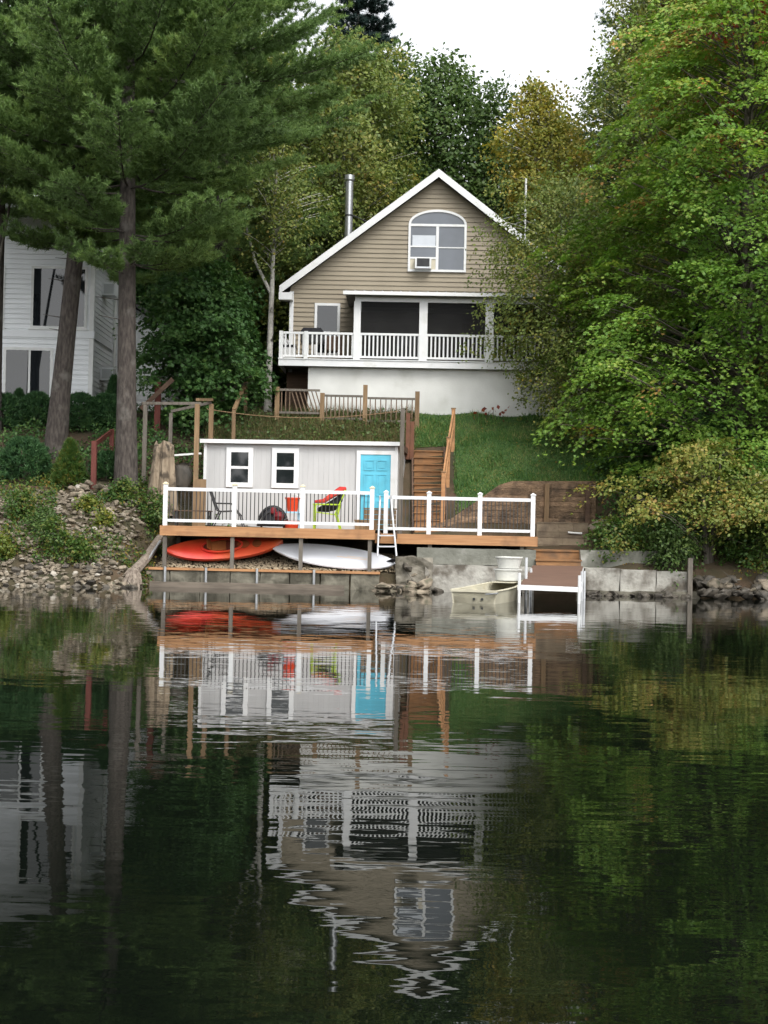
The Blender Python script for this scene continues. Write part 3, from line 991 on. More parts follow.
# paddle board
bo = thing('paddle_board', 'white paddle board with a dark fin leaning under the deck', 'paddle board', (0, 0, 0))
ROOTM[bo.name] = Matrix.Identity(4)
LB, BB = 3.25, 0.34
secs = []
for t in np.linspace(-1, 1, 29):
    w = BB * max(1 - abs(t) ** 2.3, 0.0) ** (0.62 if t > 0 else 0.8) + 0.01
    zc = 0.10 * max(0, -t - .3) ** 2 + 0.02 * t * t
    secs.append([(t * LB / 2, w * math.copysign(abs(math.cos(a)) ** .7, math.cos(a)), zc + .055 * math.copysign(abs(math.sin(a)) ** .6, math.sin(a)) * min(1, w / .1)) for a in np.linspace(0, 2 * math.pi, 14, endpoint=False)])
obj('deck_skin', loft(secs), BOARDW, bo, True)
obj('fin', MB().prism([(1.38, .06), (1.58, .06), (1.66, .24), (1.54, .20)], -.012, .012), BLACKC, bo, True)
obj('stripe', MB().box(.1, 1.0, -.03, -.015, .057, .0605).box(.35, .9, .02, .03, .057, .0605), STRINGER, bo, True)
a, b_ = P(272, 549, 39.0), P(395, 564, 38.75)
ex = (b_ - a).normalized()
nrm_ = Vector((0.05, -0.80, 0.6))
nrm_ = (nrm_ - ex * nrm_.dot(ex)).normalized()
orient(bo, ex, nrm_.cross(ex), nrm_, (a + b_) / 2)

# gravel bed
gx0, gx1 = xl - .2, P(398, 550, 39).x
N = 4200
c = np.stack([RG.uniform(gx0, gx1, N), RG.uniform(38.62, 40.4, N), np.zeros(N)], 1)
c[:, 2] = [ground(x, y) + .05 for x, y in c[:, :2]]
octa = np.array([(1, 0, 0), (0, 1, 0), (-1, 0, 0), (0, -1, 0), (0, 0, .7), (0, 0, -.7)]) * 1.0
sz = RG.uniform(.02, .05, (N, 1, 1))
ang = RG.uniform(0, 6.28, N)
ca, sa = np.cos(ang), np.sin(ang)
T = octa[None] * sz * RG.uniform(.7, 1.2, (N, 1, 3))
V = np.stack([T[..., 0] * ca[:, None] - T[..., 1] * sa[:, None], T[..., 0] * sa[:, None] + T[..., 1] * ca[:, None], T[..., 2]], 2) + c[:, None, :]
tag(np_obj('gravel', V, [(0, 1, 4), (1, 2, 4), (2, 3, 4), (3, 0, 4), (1, 0, 5), (2, 1, 5), (3, 2, 5), (0, 3, 5)], 6, GRAVEL), 'tan gravel bed under the deck around the kayak', kind='stuff')

# chair with dark sling, left on the deck
def deck_pt(px, dy, z=None):
    q = P(px, 520, DY + dy)
    return Vector((q.x, DY + dy, DZ + .003 if z is None else z))


fc = thing('folding_chair', 'dark metal sling chair facing right at the left of the deck', 'chair', deck_pt(228, 1.6))
for sy in (-.26, .26):
    obj('frame', MB().tube([(-.50, sy, 1.0), (-.30, sy, .45), (-.22, sy, .40), (.22, sy, .43), (.34, sy, .30), (.42, sy, .0)], .018, 6)
        .tube([(-.40, sy, 0), (-.22, sy, .40)], .018, 6).tube([(-.36, sy, .62), (.1, sy, .62), (.22, sy, .43)], .016, 6), DARKMET, fc, True)
obj('seat', MB().beam((-.24, 0, .41), (.22, 0, .43), .5, .015), BLACKC, fc, True)
obj('backrest', MB().beam((-.30, 0, .47), (-.50, 0, 1.0), .5, .015, (1, 0, 0)), BLACKC, fc, True)
lt = thing('low_table', 'low dark slatted table on the deck by the left railing', 'table', deck_pt(193, 2.2))
mb = MB()
for k in range(6):
    mb.box(-.5, .5, -.27 + k * .09, -.20 + k * .09, .40, .425)
obj('tabletop', mb, DARKWOOD, lt, True)
for sx in (-.44, .44):
    for sy in (-.22, .22):
        obj('leg', MB().box(sx - .02, sx + .02, sy - .02, sy + .02, 0, .40), DARKMET, lt, True)
# dark wire basket dome
ba = thing('wire_basket', 'black arched wire basket holding maroon things on the deck', 'basket', deck_pt(273, 1.2))
mb = MB()
for yy in (-.25, -.12, 0, .12, .25):
    s_ = math.sqrt(max(.05, 1 - (yy / .34) ** 2))
    mb.tube([(.40 * s_ * math.cos(t), yy, .08 + .50 * s_ * math.sin(t)) for t in np.linspace(0, math.pi, 13)], .02, 5)
mb.tube([(.41 * math.cos(t), .26 * math.sin(t), .06) for t in np.linspace(0, 2 * math.pi, 21)], .03, 6)
for x in (-.3, .3):
    mb.box(x - .02, x + .02, -.1, .1, 0, .06)
obj('frame', mb, DARKMET, ba, True)
obj('mesh_back', MB().lathe([(.34, .0), (.30, .25), (.18, .40), (0, .44)], (0, .02, .09), 16), BLACKC, ba, True)
obj('bundle', MB().lathe([(0, -.14), (.1, -.1), (.14, 0), (.1, .1), (0, .14)], (.17, -.28, .30), 10).lathe([(0, -.1), (.08, -.06), (.09, 0), (.06, .08), (0, .1)], (.02, -.29, .44), 10), MAROON, ba, True)
# red buckets
def bucket(pos, r0, r1, h, lab, grp=None):
    t = thing('bucket', lab, 'bucket', pos)
    obj('body', MB().lathe([(0, 0.0), (r0, 0), (r1, h), (r1 + .015, h), (r1 + .015, h + .03), (r1 - .012, h + .03), (r0 - .01, .02), (0, .02)], (0, 0, 0), 18), REDBUCKET, t, True)
    obj('handle', MB().tube([(r1 * math.cos(a), -.01, h + .02 + .5 * r1 * math.sin(a)) for a in np.linspace(0, math.pi, 9)], .008, 5), GALV, t, True)
    return t


q = deck_pt(291, 1.3)
st = thing('blue_stool', 'light blue stool on the deck holding up the higher red bucket', 'stool', q + Vector((0, .15, 0)))
obj('seat', MB().box(-.24, .24, -.17, .17, .40, .44), pm('pale_blue_plastic', (.35, .62, .78), None, rough=.5), st, True)
for sx in (-.19, .19):
    for sy in (-.12, .12):
        obj('leg', MB().box(sx - .025, sx + .025, sy - .025, sy + .025, 0, .399), pm('pale_blue_leg', (.35, .62, .78), None, rough=.5), st, True)
bucket(q + Vector((0.02, .15, .441)), .13, .19, .34, 'red bucket standing on the blue stool')
bucket(q + Vector((0.03, -.22, 0)), .17, .20, .16, 'squat red bucket on the deck boards before the blue stool')
# lime chair with clothes
lc = thing('lawn_chair', 'lime green plastic chair facing left on the deck', 'chair', deck_pt(326, 1.0))
mb = MB()
mb.add([(-.28, -.26, .42), (.24, -.26, .36), (.24, .26, .36), (-.28, .26, .42), (-.28, -.26, .45), (.24, -.26, .39), (.24, .26, .39), (-.28, .26, .45)],
       [(0, 3, 2, 1), (4, 5, 6, 7), (0, 1, 5, 4), (1, 2, 6, 5), (2, 3, 7, 6), (3, 0, 4, 7)])
obj('seat', mb, LIME, lc, True)
mb = MB()
for k in range(5):
    y0 = -.25 + k * .11
    mb.beam((.23, y0 + .03, .38), (.50, y0 + .03, 1.0), .075, .025, (1, 0, 0))
mb.beam((.49, -.27, .98), (.49, .27, .98), .05, .08)
obj('backrest', mb, LIME, lc, True)
for sy in (-.28, .28):
    obj('arm', MB().box(-.34, .38, sy - .035, sy + .035, .62, .655), LIME, lc, True)
    obj('leg', MB().beam((-.30, sy, 0), (-.30, sy, .62), .05, .06), LIME, lc, True)
    obj('leg', MB().beam((.38, sy, 0), (.26, sy, .40), .05, .06), LIME, lc, True)
    obj('leg', MB().beam((.30, sy, .38), (.36, sy, .62), .04, .04), LIME, lc, True)


def cloth_blob(pts, rads, mat, name, lab, cat):
    mb = MB().tube(pts, rads, 9)
    V = np.array(mb.v)
    for i in range(len(V)):
        V[i] += np.array(mnoise.noise_vector(Vector(V[i]) * 6)) * .035
    mb.v = [tuple(v) for v in V]
    o = obj(name, mb, mat)
    return tag(o, lab, cat)


q = deck_pt(326, 1.0)
cloth_blob([q + Vector(v) for v in ((-.22, -.05, .50), (.0, -.08, .55), (.2, -.05, .62), (.34, -.04, .80), (.42, -.02, .98))], [.05, .12, .14, .10, .04], BLACKC, 'jacket', 'crumpled black jacket lying on the lime green chair', 'jacket')
cloth_blob([q + Vector(v) for v in ((-.30, -.22, .68), (-.05, -.24, .74), (.15, -.2, .86), (.38, -.14, 1.02), (.5, -.05, 1.06))], [.03, .06, .08, .10, .05], REDC, 'towel', 'red towel draped over the back of the lime green chair', 'towel')
# planter box by the door and small step
pb = thing('wooden_crate', 'brown wooden crate standing before the turquoise door', 'crate', deck_pt(380, 1.0))
mb = MB()
for k in range(4):
    mb.box(-.42, .42, -.27, -.245, .02 + k * .13, .135 + k * .13)
    mb.box(-.42, .42, .245, .27, .02 + k * .13, .135 + k * .13)
    mb.box(-.42, -.395, -.244, .244, .02 + k * .13, .135 + k * .13)
    mb.box(.395, .42, -.244, .244, .02 + k * .13, .135 + k * .13)
mb.box(-.39, .39, -.24, .24, .03, .05)
obj('boards', mb, TANWOOD, pb, True)
obj('lid', MB().box(-.44, .44, -.29, .29, .541, .57), TANWOOD, pb, True)
ds = obj('door_step', MB().box(-.3, .3, -.2, .2, 0, .24).box(-.32, .32, -.22, .22, .241, .27), TANWOOD)
ds.location = deck_pt(366, 2.6)
tag(ds, 'small brown wooden step at the foot of the turquoise door', 'step')
# swim ladder
la = thing('swim_ladder', 'aluminium swim ladder hooked over the deck edge above the stones', 'ladder', P(388, 553, DY - .1))
for s in (-1, 1):
    o0, o1 = P(387 + 9.5 * s, 556, DY - .25), P(385.5 + 5.5 * s, 500, DY + .1)
    o1b = P(385.5 + 5.5 * s, 496, DY + .3)
    o2 = P(386 + 5.5 * s, 520, DY + .55)
    obj('side_rail', MB().tube([o0, o1, o1b, o2], .024, 8), ALU, la)
for py in (535.5, 546.5):
    t = (556 - py) / 56
    a, b_ = P(377.5 + 2.5 * t + (0), py, DY - .25 + .35 * t), P(396.5 - 5.5 * t, py, DY - .25 + .35 * t)
    obj('step', MB().beam(a, b_, .10, .035), ALU, la)
# tall grey post and clothes line
a = P(400, 526, 41.7)
top = P(402, 408, 41.7)
gp = obj('wooden_post', MB().beam((a.x, 41.7, DZ - .3), (a.x + .01, 41.7, top.z), .12, .12), GREYWOOD)
tag(gp, 'tall weathered grey post at the right corner of the shed', 'post')
a, b_ = P(207, 409, 43.0), P(399, 411, 41.7)
pts = [a.lerp(b_, t) + Vector((0, 0, -.22 * 4 * t * (1 - t))) for t in np.linspace(0, 1, 13)]
tag(obj('clothes_line', MB().tube(pts, .012, 5), TANWOOD), 'thin rope line strung above the shed roof', 'rope')

# ------------------------------------------------------------------ sea walls
def rough_box(x0, x1, y0, y1, z0, z1, seg=.18, amp=.03, seed=0):
    bm = bmesh.new()
    bmesh.ops.create_cube(bm, size=1)
    for v in bm.verts:
        v.co = Vector(((x0 + x1) / 2 + v.co.x * (x1 - x0), (y0 + y1) / 2 + v.co.y * (y1 - y0), (z0 + z1) / 2 + v.co.z * (z1 - z0)))
    for _ in range(5):
        es = [e for e in bm.edges if e.calc_length() > seg * 1.6]
        if not es:
            break
        bmesh.ops.subdivide_edges(bm, edges=es, cuts=1, use_grid_fill=True)
    for v in bm.verts:
        v.co += mnoise.noise_vector(v.co * 2.3 + Vector((seed, 0, 0))) * amp + mnoise.noise_vector(v.co * 7 + Vector((seed, 0, 0))) * amp * .4
    mb = MB()
    bm.verts.index_update()
    mb.v = [tuple(v.co) for v in bm.verts]
    mb.f = [tuple(v.index for v in f.verts) for f in bm.faces]
    bm.free()
    return mb


SW = 38.45
x0, x1 = P(140, 575, SW).x, P(380, 575, SW).x
sw = thing('sea_wall', 'low stained block wall with timber cap under the kayak', 'wall', ((x0 + x1) / 2, SW, 0))
nbk = 8
for k in range(nbk):
    a = x0 + k * (x1 - x0) / nbk
    obj('block', rough_box(a + .012, a + (x1 - x0) / nbk - .012, SW, SW + .3, -.4, .40, seed=k), CONC_WET, sw)
obj('timber_cap', MB().box(x0 - .1, x1, SW - .05, SW + .22, .415, .475), CEDAR, sw)
for px in (165, 206, 257, 314):
    a = P(px, 575, SW - .06)
    tag(obj('steel_pipe', MB().tube([(a.x, SW - .09, -.5), (a.x, SW - .09, .50)], .035, 8), GALV), 'short galvanised pipe standing upright against the block wall', 'pipe', 'steel pipes along the block wall')
a, b_ = P(150, 583, SW - .5), P(344, 584, SW - .5)
tag(obj('floating_timber', rough_box(a.x, b_.x, SW - .62, SW - .40, -.02, .13, .3, .012), pm('wet_timber', (.17, .14, .11), (.11, .09, .07), 5, .7, stretch=(.4, 3, 3))), 'long grey timber lying along the waterline below the deck', 'timber')
# middle wall
M1 = 38.6
x0, x1 = P(425, 560, M1).x, P(534, 560, M1).x
mw_ = thing('concrete_wall', 'two tier concrete wall behind the boat with dark mossy upper beam', 'wall', ((x0 + x1) / 2, M1, 0))
obj('lower_wall', rough_box(x0, x1, M1 - .12, M1 + .4, -.4, .69, seed=3), CONC_PALE, mw_)
obj('upper_beam', rough_box(P(417, 550, M1).x, x1 + .05, M1 + .0, M1 + .4, .70, 1.12, amp=.015, seed=9), CONC_DARK, mw_)
# right wall
R1 = 38.15
xa, xb = P(584, 578, R1).x, P(692, 578, R1).x
rwl = thing('concrete_wall', 'pale cracked concrete wall under the vines right of the dock', 'wall', ((xa + xb) / 2, R1, 0))
n3 = 3
xe = P(800, 585, R1).x
tag(obj('low_wall', rough_box(xb + .1, xe, R1 + .28, R1 + .6, -.4, .48, .25, .06, 51), CONC_PALE), 'low broken concrete ledge behind the dark stones at far right', 'wall')
x_a, x_b = P(394, 575, 38.8).x, P(432, 575, 38.8).x
tag(obj('rubble_wall', rough_box(x_a, x_b, 38.46, 38.95, -.4, .88, .16, .10, 61), pm('crumbling_masonry', (.27, .245, .20), (.16, .145, .115), 4, .9, bump=.03, bscale=8, c3=(.09, .08, .06), s3=3, t3=(.45, .6))), 'crumbling rough wall section below the swim ladder', 'wall')
for k in range(n3):
    a = xa + k * (xb - xa) / n3
    obj('block', rough_box(a + .01, a + (xb - xa) / n3 - .01, R1, R1 + .35, -.4, .70 - .03 * k, seed=20 + k), CONC_PALE, rwl)
obj('footing', rough_box(xa - .2, xb + .2, R1 - .12, R1 + .0, -.4, .14, amp=.05, seed=33), CONC_WET, rwl)
tag(obj('upper_wall', rough_box(xa, xb + .2, R1 + .75, R1 + 1.0, .6, 1.15, amp=.03, seed=41), CONC_DARK), 'dark set back wall course above the pale concrete wall', 'wall')
a = P(690, 570, R1 - .1)
tag(obj('wooden_post', MB().box(a.x - .06, a.x + .06, R1 - .16, R1 - .04, -.4, 1.0), GREYWOOD), 'dark post in the water at the right end of the pale wall', 'post')


# ---- rocks
def rock_mesh(seed, flat=.7):
    rr_ = random.Random(seed * 17 + 3)
    bm = bmesh.new()
    for k in range(22):
        v = Vector((rr_.gauss(0, 1), rr_.gauss(0, 1), rr_.gauss(0, 1))).normalized() * .5 * rr_.uniform(.82, 1.05)
        v.z *= flat
        v.x *= 1.15
        bm.verts.new(v)
    r_ = bmesh.ops.convex_hull(bm, input=bm.verts)
    bmesh.ops.delete(bm, geom=[e for e in r_['geom_interior'] if isinstance(e, bmesh.types.BMVert)], context='VERTS')
    bmesh.ops.bevel(bm, geom=list(bm.edges), offset=.035, segments=1, affect='EDGES')
    bmesh.ops.recalc_face_normals(bm, faces=bm.faces)
    me = bpy.data.meshes.new('stone')
    bm.to_mesh(me)
    bm.free()
    me.polygons.foreach_set('use_smooth', [True] * len(me.polygons))
    me.set_sharp_from_angle(angle=R(28))
    return me


ROCKS = [rock_mesh(s, f) for s, f in ((1, .7), (2, .62), (3, .8), (4, .55), (5, .75), (6, .66))]
RSETS = {}
for nm, mt in (('s', STONE), ('p', PALESTONE), ('d', DKSTONE)):
    RSETS[nm] = []
    for me in ROCKS:
        m2 = me.copy()
        m2.materials.clear()
        m2.materials.append(mt)
        RSETS[nm].append(m2)


STONES = []


def rock(x, y, z, s, kind, label, group):
    STONES.append((s, (x, y, z), kind, label, group))


placed = []


def free(x, y, s):
    for (a, b_, r) in placed:
        if (a - x) ** 2 + (b_ - y) ** 2 < (.31 * (r + s)) ** 2:
            return False
    placed.append((x, y, s))
    return True


cnt = 0
while cnt < 110:                       # waterline
    x, y = rnd.uniform(-10.4, -6.0), rnd.uniform(36.7, 37.6)
    s = rnd.uniform(.12, .34)
    if not free(x, y, s):
        if rnd.random() < .03:
            cnt += 1
        continue
    k = rnd.random()
    rock(x, y, max(ground(x, y), -.02) + .04 * s, s, 'p' if k < .10 else ('d' if k < .5 else 's'), 'rounded fieldstone at the waterline below the white house', 'stones along the waterline')
    cnt += 1
cnt = 0
while cnt < 170:                      # bank
    x, y = rnd.uniform(-10.6, -6.4), rnd.uniform(37.6, 41.0)
    s = rnd.uniform(.13, .33)
    if not free(x, y, s):
        if rnd.random() < .03:
            cnt += 1
        continue
    k = rnd.random()
    rock(x, y, ground(x, y) + .05, s, 'p' if k < .10 else 's', 'fieldstone among weeds on the bank above the waterline', 'stones up the bank')
    cnt += 1
for k in range(16):                   # pile near the red post
    x, y = P(88 + rnd.uniform(-16, 22), 500, 40.9).x, rnd.uniform(40.4, 41.2)
    s = rnd.uniform(.25, .42)
    rock(x, y, ground(x, y) + .12 + rnd.uniform(0, .12), s, 's' if rnd.random() < .9 else 'p', 'larger stone in the pile below the red post', 'stones piled by the red post')
q = P(97, 566, 37.7)
rock(q.x, q.y - .1, q.z, .32, 'p', 'largest pale stone near the foot of the rock bank', None)
for k in range(24):                   # rubble between the walls
    px = 386 + rnd.uniform(-6, 42)
    x, y = P(px, 570, 38.5).x, rnd.uniform(38.1, 38.45)
    z = rnd.uniform(-.05, .75 if px > 404 else .12)
    s = rnd.uniform(.22, .5)
    rock(x, y + .35 * z, z, s, 's' if rnd.random() < .75 else 'd', 'rough stone in the tumbled wall right of the paddle board', 'stones of the tumbled wall')
for k in range(40):                   # dark stones under the maple shrub
    px = 698 + rnd.uniform(0, 80)
    x, y = P(px, 590, 38).x, rnd.uniform(37.6, 38.3)
    s = rnd.uniform(.2, .5)
    rock(x, y, (y - 37.5) * .7 - .02, s, 'd' if rnd.random() < .85 else 's', 'dark wet stone at the water under the yellowing shrub', 'stones at the right shore')
for k in range(44):                   # dark stones at the foot of the walls
    px = rnd.choice((rnd.uniform(425, 520), rnd.uniform(585, 690)))
    x, y = P(px, 590, 38.2).x, (rnd.uniform(38.2, 38.45) if px < 530 else rnd.uniform(37.8, 38.1))
    rock(x, y, rnd.uniform(-.03, .05), rnd.uniform(.16, .36), 'd', 'dark stone in the water at the foot of the concrete walls', 'stones along the foot of the walls')
for k in range(5):
    q = P(598 + k * 3.5, 525 + (k % 3) * 5, 41.0)
    rock(q.x, q.y, q.z, .5, 's', 'flat stone beside the end of the brown retaining wall', 'flat stones by the retaining wall')

STONES.sort(key=lambda t: -t[0] * (3 if 'flat stone' in t[3] or 'largest' in t[3] else 1))
for s_, loc_, kind_, lab_, grp_ in STONES[:285]:
    o = bpy.data.objects.new('stone', RSETS[kind_][rnd.randrange(6)])
    COL.objects.link(o)
    o.location = loc_
    o.rotation_euler = (rnd.uniform(-.5, .5), rnd.uniform(-.5, .5), rnd.uniform(0, 6.28))
    o.scale = (s_ * rnd.uniform(.85, 1.25), s_ * rnd.uniform(.8, 1.1), s_ * rnd.uniform(.75, 1.05))
    tag(o, lab_, 'stone', grp_)
# the smaller stones between them: one mass of rubble
mb = MB()
small = [(s_, loc_) for s_, loc_, k_, l_, g_ in STONES[285:]]
for k in range(1250):
    x, y = rnd.uniform(-11, -6.0), rnd.uniform(36.75, 41.1)
    if x > -6.5 and y > 38.5:
        continue
    s_ = rnd.uniform(.08, .21)
    small.append((s_, (x, y, ground(x, y) + .03 + mnoise.noise(Vector((x * .9, y * .9, 3))) * .07)))
for s_, loc_ in small:
    me = ROCKS[rnd.randrange(6)]
    M = Matrix.Translation(loc_) @ Matrix.Rotation(rnd.uniform(0, 6.28), 4, 'Z') @ Matrix.Rotation(rnd.uniform(-.5, .5), 4, 'X') @ Matrix.Diagonal((s_ * rnd.uniform(.8, 1.2), s_, s_ * rnd.uniform(.7, 1), 1))
    mb.add([M @ v.co for v in me.vertices], [tuple(p.vertices) for p in me.polygons])
RUBBLE = pm('small_rubble', (.21, .175, .13), (.12, .10, .074), 2.5, .9, bump=.01, bscale=12, c3=(.28, .25, .20), s3=4.5, t3=(.56, .62))
tag(obj('rubble', mb, RUBBLE, smooth=False), 'small loose stones packed between the larger ones on the left bank', kind='stuff')

# ------------------------------------------------------------------ retaining wall, timber steps, dock
RY = 42.55
g = lambda px, py: (P(px, py, RY).x, P(px, py, RY).z)
rt = thing('retaining_wall', 'brown weathered retaining wall with sloping left end behind the deck', 'wall', P(540, 525, RY))
poly = [g(436, 528), g(596, 530), g(596, 481), g(512, 481), g(499, 485), g(474, 503), g(452, 518), g(436, 524)]
def poly_range(poly, z):
    xs_ = []
    for i in range(len(poly)):
        (xa, za), (xb, zb) = poly[i], poly[(i + 1) % len(poly)]
        if (za - z) * (zb - z) < 0:
            xs_.append(xa + (xb - xa) * (z - za) / (zb - za))
    return (min(xs_), max(xs_)) if len(xs_) > 1 else None


def courses(poly, Y, hgt, lmin, lmax, dep):
    mb = MB().prism(poly, Y, Y + .08)
    z = min(p[1] for p in poly)
    zt = max(p[1] for p in poly)
    while z < zt - .03:
        h_ = hgt * rnd.uniform(.8, 1.2)
        z2 = min(z + h_, zt - .004)
        r1_, r2_ = poly_range(poly, z + .004), poly_range(poly, z2 - .004)
        if r1_ and r2_:
            x, xe_ = max(r1_[0], r2_[0]) + .01, min(r1_[1], r2_[1]) - .01
            while x < xe_ - .05:
                xn = min(x + rnd.uniform(lmin, lmax), xe_)
                d_ = dep * rnd.uniform(.3, 1)
                mb.add([(x, Y - d_, z + .006), (xn - .008, Y - d_ * rnd.uniform(.8, 1.1), z + .006 + rnd.uniform(-.004, .004)), (xn - .008, Y - d_, z2 - .004), (x, Y - d_ * rnd.uniform(.8, 1.1), z2 - .004),
                        (x, Y - .001, z + .006), (xn - .008, Y - .001, z + .006), (xn - .008, Y - .001, z2 - .004), (x, Y - .001, z2 - .004)],
                       [(0, 1, 2, 3), (0, 4, 5, 1), (1, 5, 6, 2), (2, 6, 7, 3), (3, 7, 4, 0)])
                x = xn
        z = z2
    return mb


def island_vary(m, amt):
    n, l = m.node_tree.nodes, m.node_tree.links
    b = n['Principled BSDF']
    src = b.inputs['Base Color'].links[0].from_socket
    ge = n.new('ShaderNodeNewGeometry')
    mr = n.new('ShaderNodeMapRange')
    mr.inputs[3].default_value, mr.inputs[4].default_value = 1 - amt, 1 + amt
    l.new(ge.outputs['Random Per Island'], mr.inputs[0])
    hs = n.new('ShaderNodeHueSaturation')
    l.new(mr.outputs[0], hs.inputs['Value'])
    l.new(src, hs.inputs['Color'])
    l.new(hs.outputs[0], b.inputs['Base Color'])


island_vary(PANEL, .28)
island_vary(PANEL2, .25)
obj('panel', courses(poly, RY, .17, .5, 1.3, .03), PANEL, rt)
for px, m_ in ((547, TANWOOD), (588, DARKWOOD)):
    a, b_ = P(px - 1, 526, RY - .07), P(px, 484, RY - .07)
    obj('upright', MB().beam((a.x, RY - .07, a.z), (b_.x, RY - .07, b_.z), .13, .12), m_, rt)
LY = 41.7
a, b_ = P(536, 552, LY), P(588, 523, LY)
lw = obj('lower_panel', courses([(a.x, a.z - .2), (b_.x, a.z - .2), (b_.x, b_.z), (a.x, b_.z)], LY, .20, .35, .8, .04), PANEL2)
tag(lw, 'grey brown rough panel between the retaining wall and the dock steps', 'wall')
tag(obj('white_pipe', MB().tube([P(568, 532.5, LY - .05), P(582, 533.5, LY - .05)], .028, 8), WHITE), 'short white pipe lying across the grey brown panel', 'pipe')
ts = thing('timber_steps', 'brown timber steps leading from the dock up to the retaining wall', 'steps', P(556, 568, 38.6))
for i, (py0, py1, Y0) in enumerate(((560, 567.5, 38.5), (550.5, 559, 39.3))):
    a, b_ = P(536 - i, py1, Y0), P(581 - i * .5, py0, Y0)
    obj('riser', MB().box(a.x, b_.x, Y0, Y0 + .04, a.z - .1, b_.z - .045), STEPW, ts)
    obj('tread', MB().box(a.x - .02, b_.x + .02, Y0 - .03, Y0 + (.9 if i == 0 else 2.3), b_.z - .044, b_.z), STEPW, ts)
# dock
d0l, d0r = P(520, 586, 33.2), P(579, 588.5, 33.2)
d1l, d1r = P(533, 566.5, 38.4), P(583, 567.5, 38.4)
do = thing('dock', 'narrow boat dock with brown planks and white pipe legs', 'dock', ((d0l + d1r) / 2).xy.to_3d())
mb = MB()
NP = 36
for k in range(NP):
    t0, t1 = k / NP, (k + .92) / NP
    a, b_, c_, d_ = d0l.lerp(d1l, t0), d0r.lerp(d1r, t0), d0r.lerp(d1r, t1), d0l.lerp(d1l, t1)
    zz = Vector((0, 0, .035))
    mb.add([a, b_, c_, d_, a + zz, b_ + zz, c_ + zz, d_ + zz], [(0, 3, 2, 1), (4, 5, 6, 7), (0, 1, 5, 4), (1, 2, 6, 5), (2, 3, 7, 6), (3, 0, 4, 7)])
obj('planks', mb, DOCKW, do)
dn = Vector((0, 0, -.075))
obj('end_beam', MB().beam(d0l + dn + Vector((-.06, -.04, 0.05)), d0r + dn + Vector((.06, -.04, 0.05)), .05, .11), VINYL, do)
obj('side_beam', MB().beam(d0l + dn, d1l + dn, .05, .14), VINYL, do)
obj('side_beam', MB().beam(d0r + dn, d1r + dn, .05, .14), VINYL, do)
for px, Y, top in ((519.5, 33.15, 573), (579.5, 33.15, 575.5), (526.5, 34.6, 557.5), (531, 36.3, 568.5), (582, 34.8, 571.5), (584.5, 36.0, 571)):
    a = P(px, top, Y)
    obj('leg', MB().tube([(a.x, Y, -.7), (a.x, Y, a.z)], .034, 8), ALU if Y > 34 else VINYL, do)

# boat
BTY = 32.3
nl, nr = P(450, 604, BTY), P(497.5, 604, BTY)
bt = thing('rowboat', 'small cream flat bottomed boat tied in front of the concrete wall', 'boat', ((nl + nr) / 2).xy.to_3d())
fwd = (P(512, 590, 35.6).xy.to_3d() - ((nl + nr) / 2).xy.to_3d())
Lb = fwd.length
fd = fwd.normalized()
sd = Vector((fd.y, -fd.x, 0))
ctr0 = ((nl + nr) / 2).xy.to_3d()
hwid = (nr - nl).length / 2
outer, inner = [], []
for t in np.linspace(0, 1, 13):
    w = hwid * (1.0 - .05 * t if t < .4 else .98 - .62 * ((t - .4) / .6) ** 1.8)
    zb = -.12 + .30 * max(0, (t - .55) / .45) ** 2
    zt = .27 + .14 * t * t
    c_ = ctr0 + fd * (Lb * t)
    outer.append([c_ - sd * w + Vector((0, 0, zt)), c_ - sd * w * .88 + Vector((0, 0, zb)), c_ + sd * w * .88 + Vector((0, 0, zb)), c_ + sd * w + Vector((0, 0, zt))])
    inner.append([c_ - sd * (w - .03) + Vector((0, 0, zt)), c_ - sd * (w * .88 - .03) + Vector((0, 0, zb + .03)), c_ + sd * (w * .88 - .03) + Vector((0, 0, zb + .03)), c_ + sd * (w - .03) + Vector((0, 0, zt))])
mb = MB()
for arr, flip in ((outer, False), (inner, True)):
    b0 = len(mb.v)
    for r_ in arr:
        mb.v += [tuple(p) for p in r_]
    for i in range(len(arr) - 1):
        for j in range(3):
            q4 = (b0 + i * 4 + j, b0 + i * 4 + j + 1, b0 + (i + 1) * 4 + j + 1, b0 + (i + 1) * 4 + j)
            mb.f.append(q4[::-1] if flip else q4)
nn = 13 * 4
for i in range(12):
    mb.f.append((i * 4, (i + 1) * 4, nn + (i + 1) * 4, nn + i * 4))
    mb.f.append((i * 4 + 3, nn + i * 4 + 3, nn + (i + 1) * 4 + 3, (i + 1) * 4 + 3))
mb.f.append((0, 1, 2, 3))
mb.f.append((48, 51, 50, 49))
mb.f.append((nn + 0, nn + 3, nn + 2, nn + 1))
mb.f.append((0, 3, nn + 3, nn))
obj('hull', mb, BOATM, bt)
mb = MB()
for s in (-1, 1):
    pts = []
    for i, r_ in enumerate(outer):
        pts.append(r_[0 if s < 0 else 3] + Vector((0, 0, .012)))
    mb.tube(pts, .025, 6)
mb.beam(outer[0][0], outer[0][3], .05, .05)
obj('gunwale', mb, BOATM, bt)
for t0 in (.12, .5):
    c_ = ctr0 + fd * (Lb * t0)
    obj('bench', MB().beam(c_ - sd * (hwid * .9) + Vector((0, 0, .21)), c_ + sd * (hwid * .9) + Vector((0, 0, .21)), .28, .03), BOATM, bt)
c_ = ctr0 + fd * (Lb * .86)
obj('bow_deck', MB().beam(ctr0 + fd * (Lb * .72) + Vector((0, 0, .39)), ctr0 + fd * (Lb * .995) + Vector((0, 0, .42)), .55, .02), BOATM, bt)
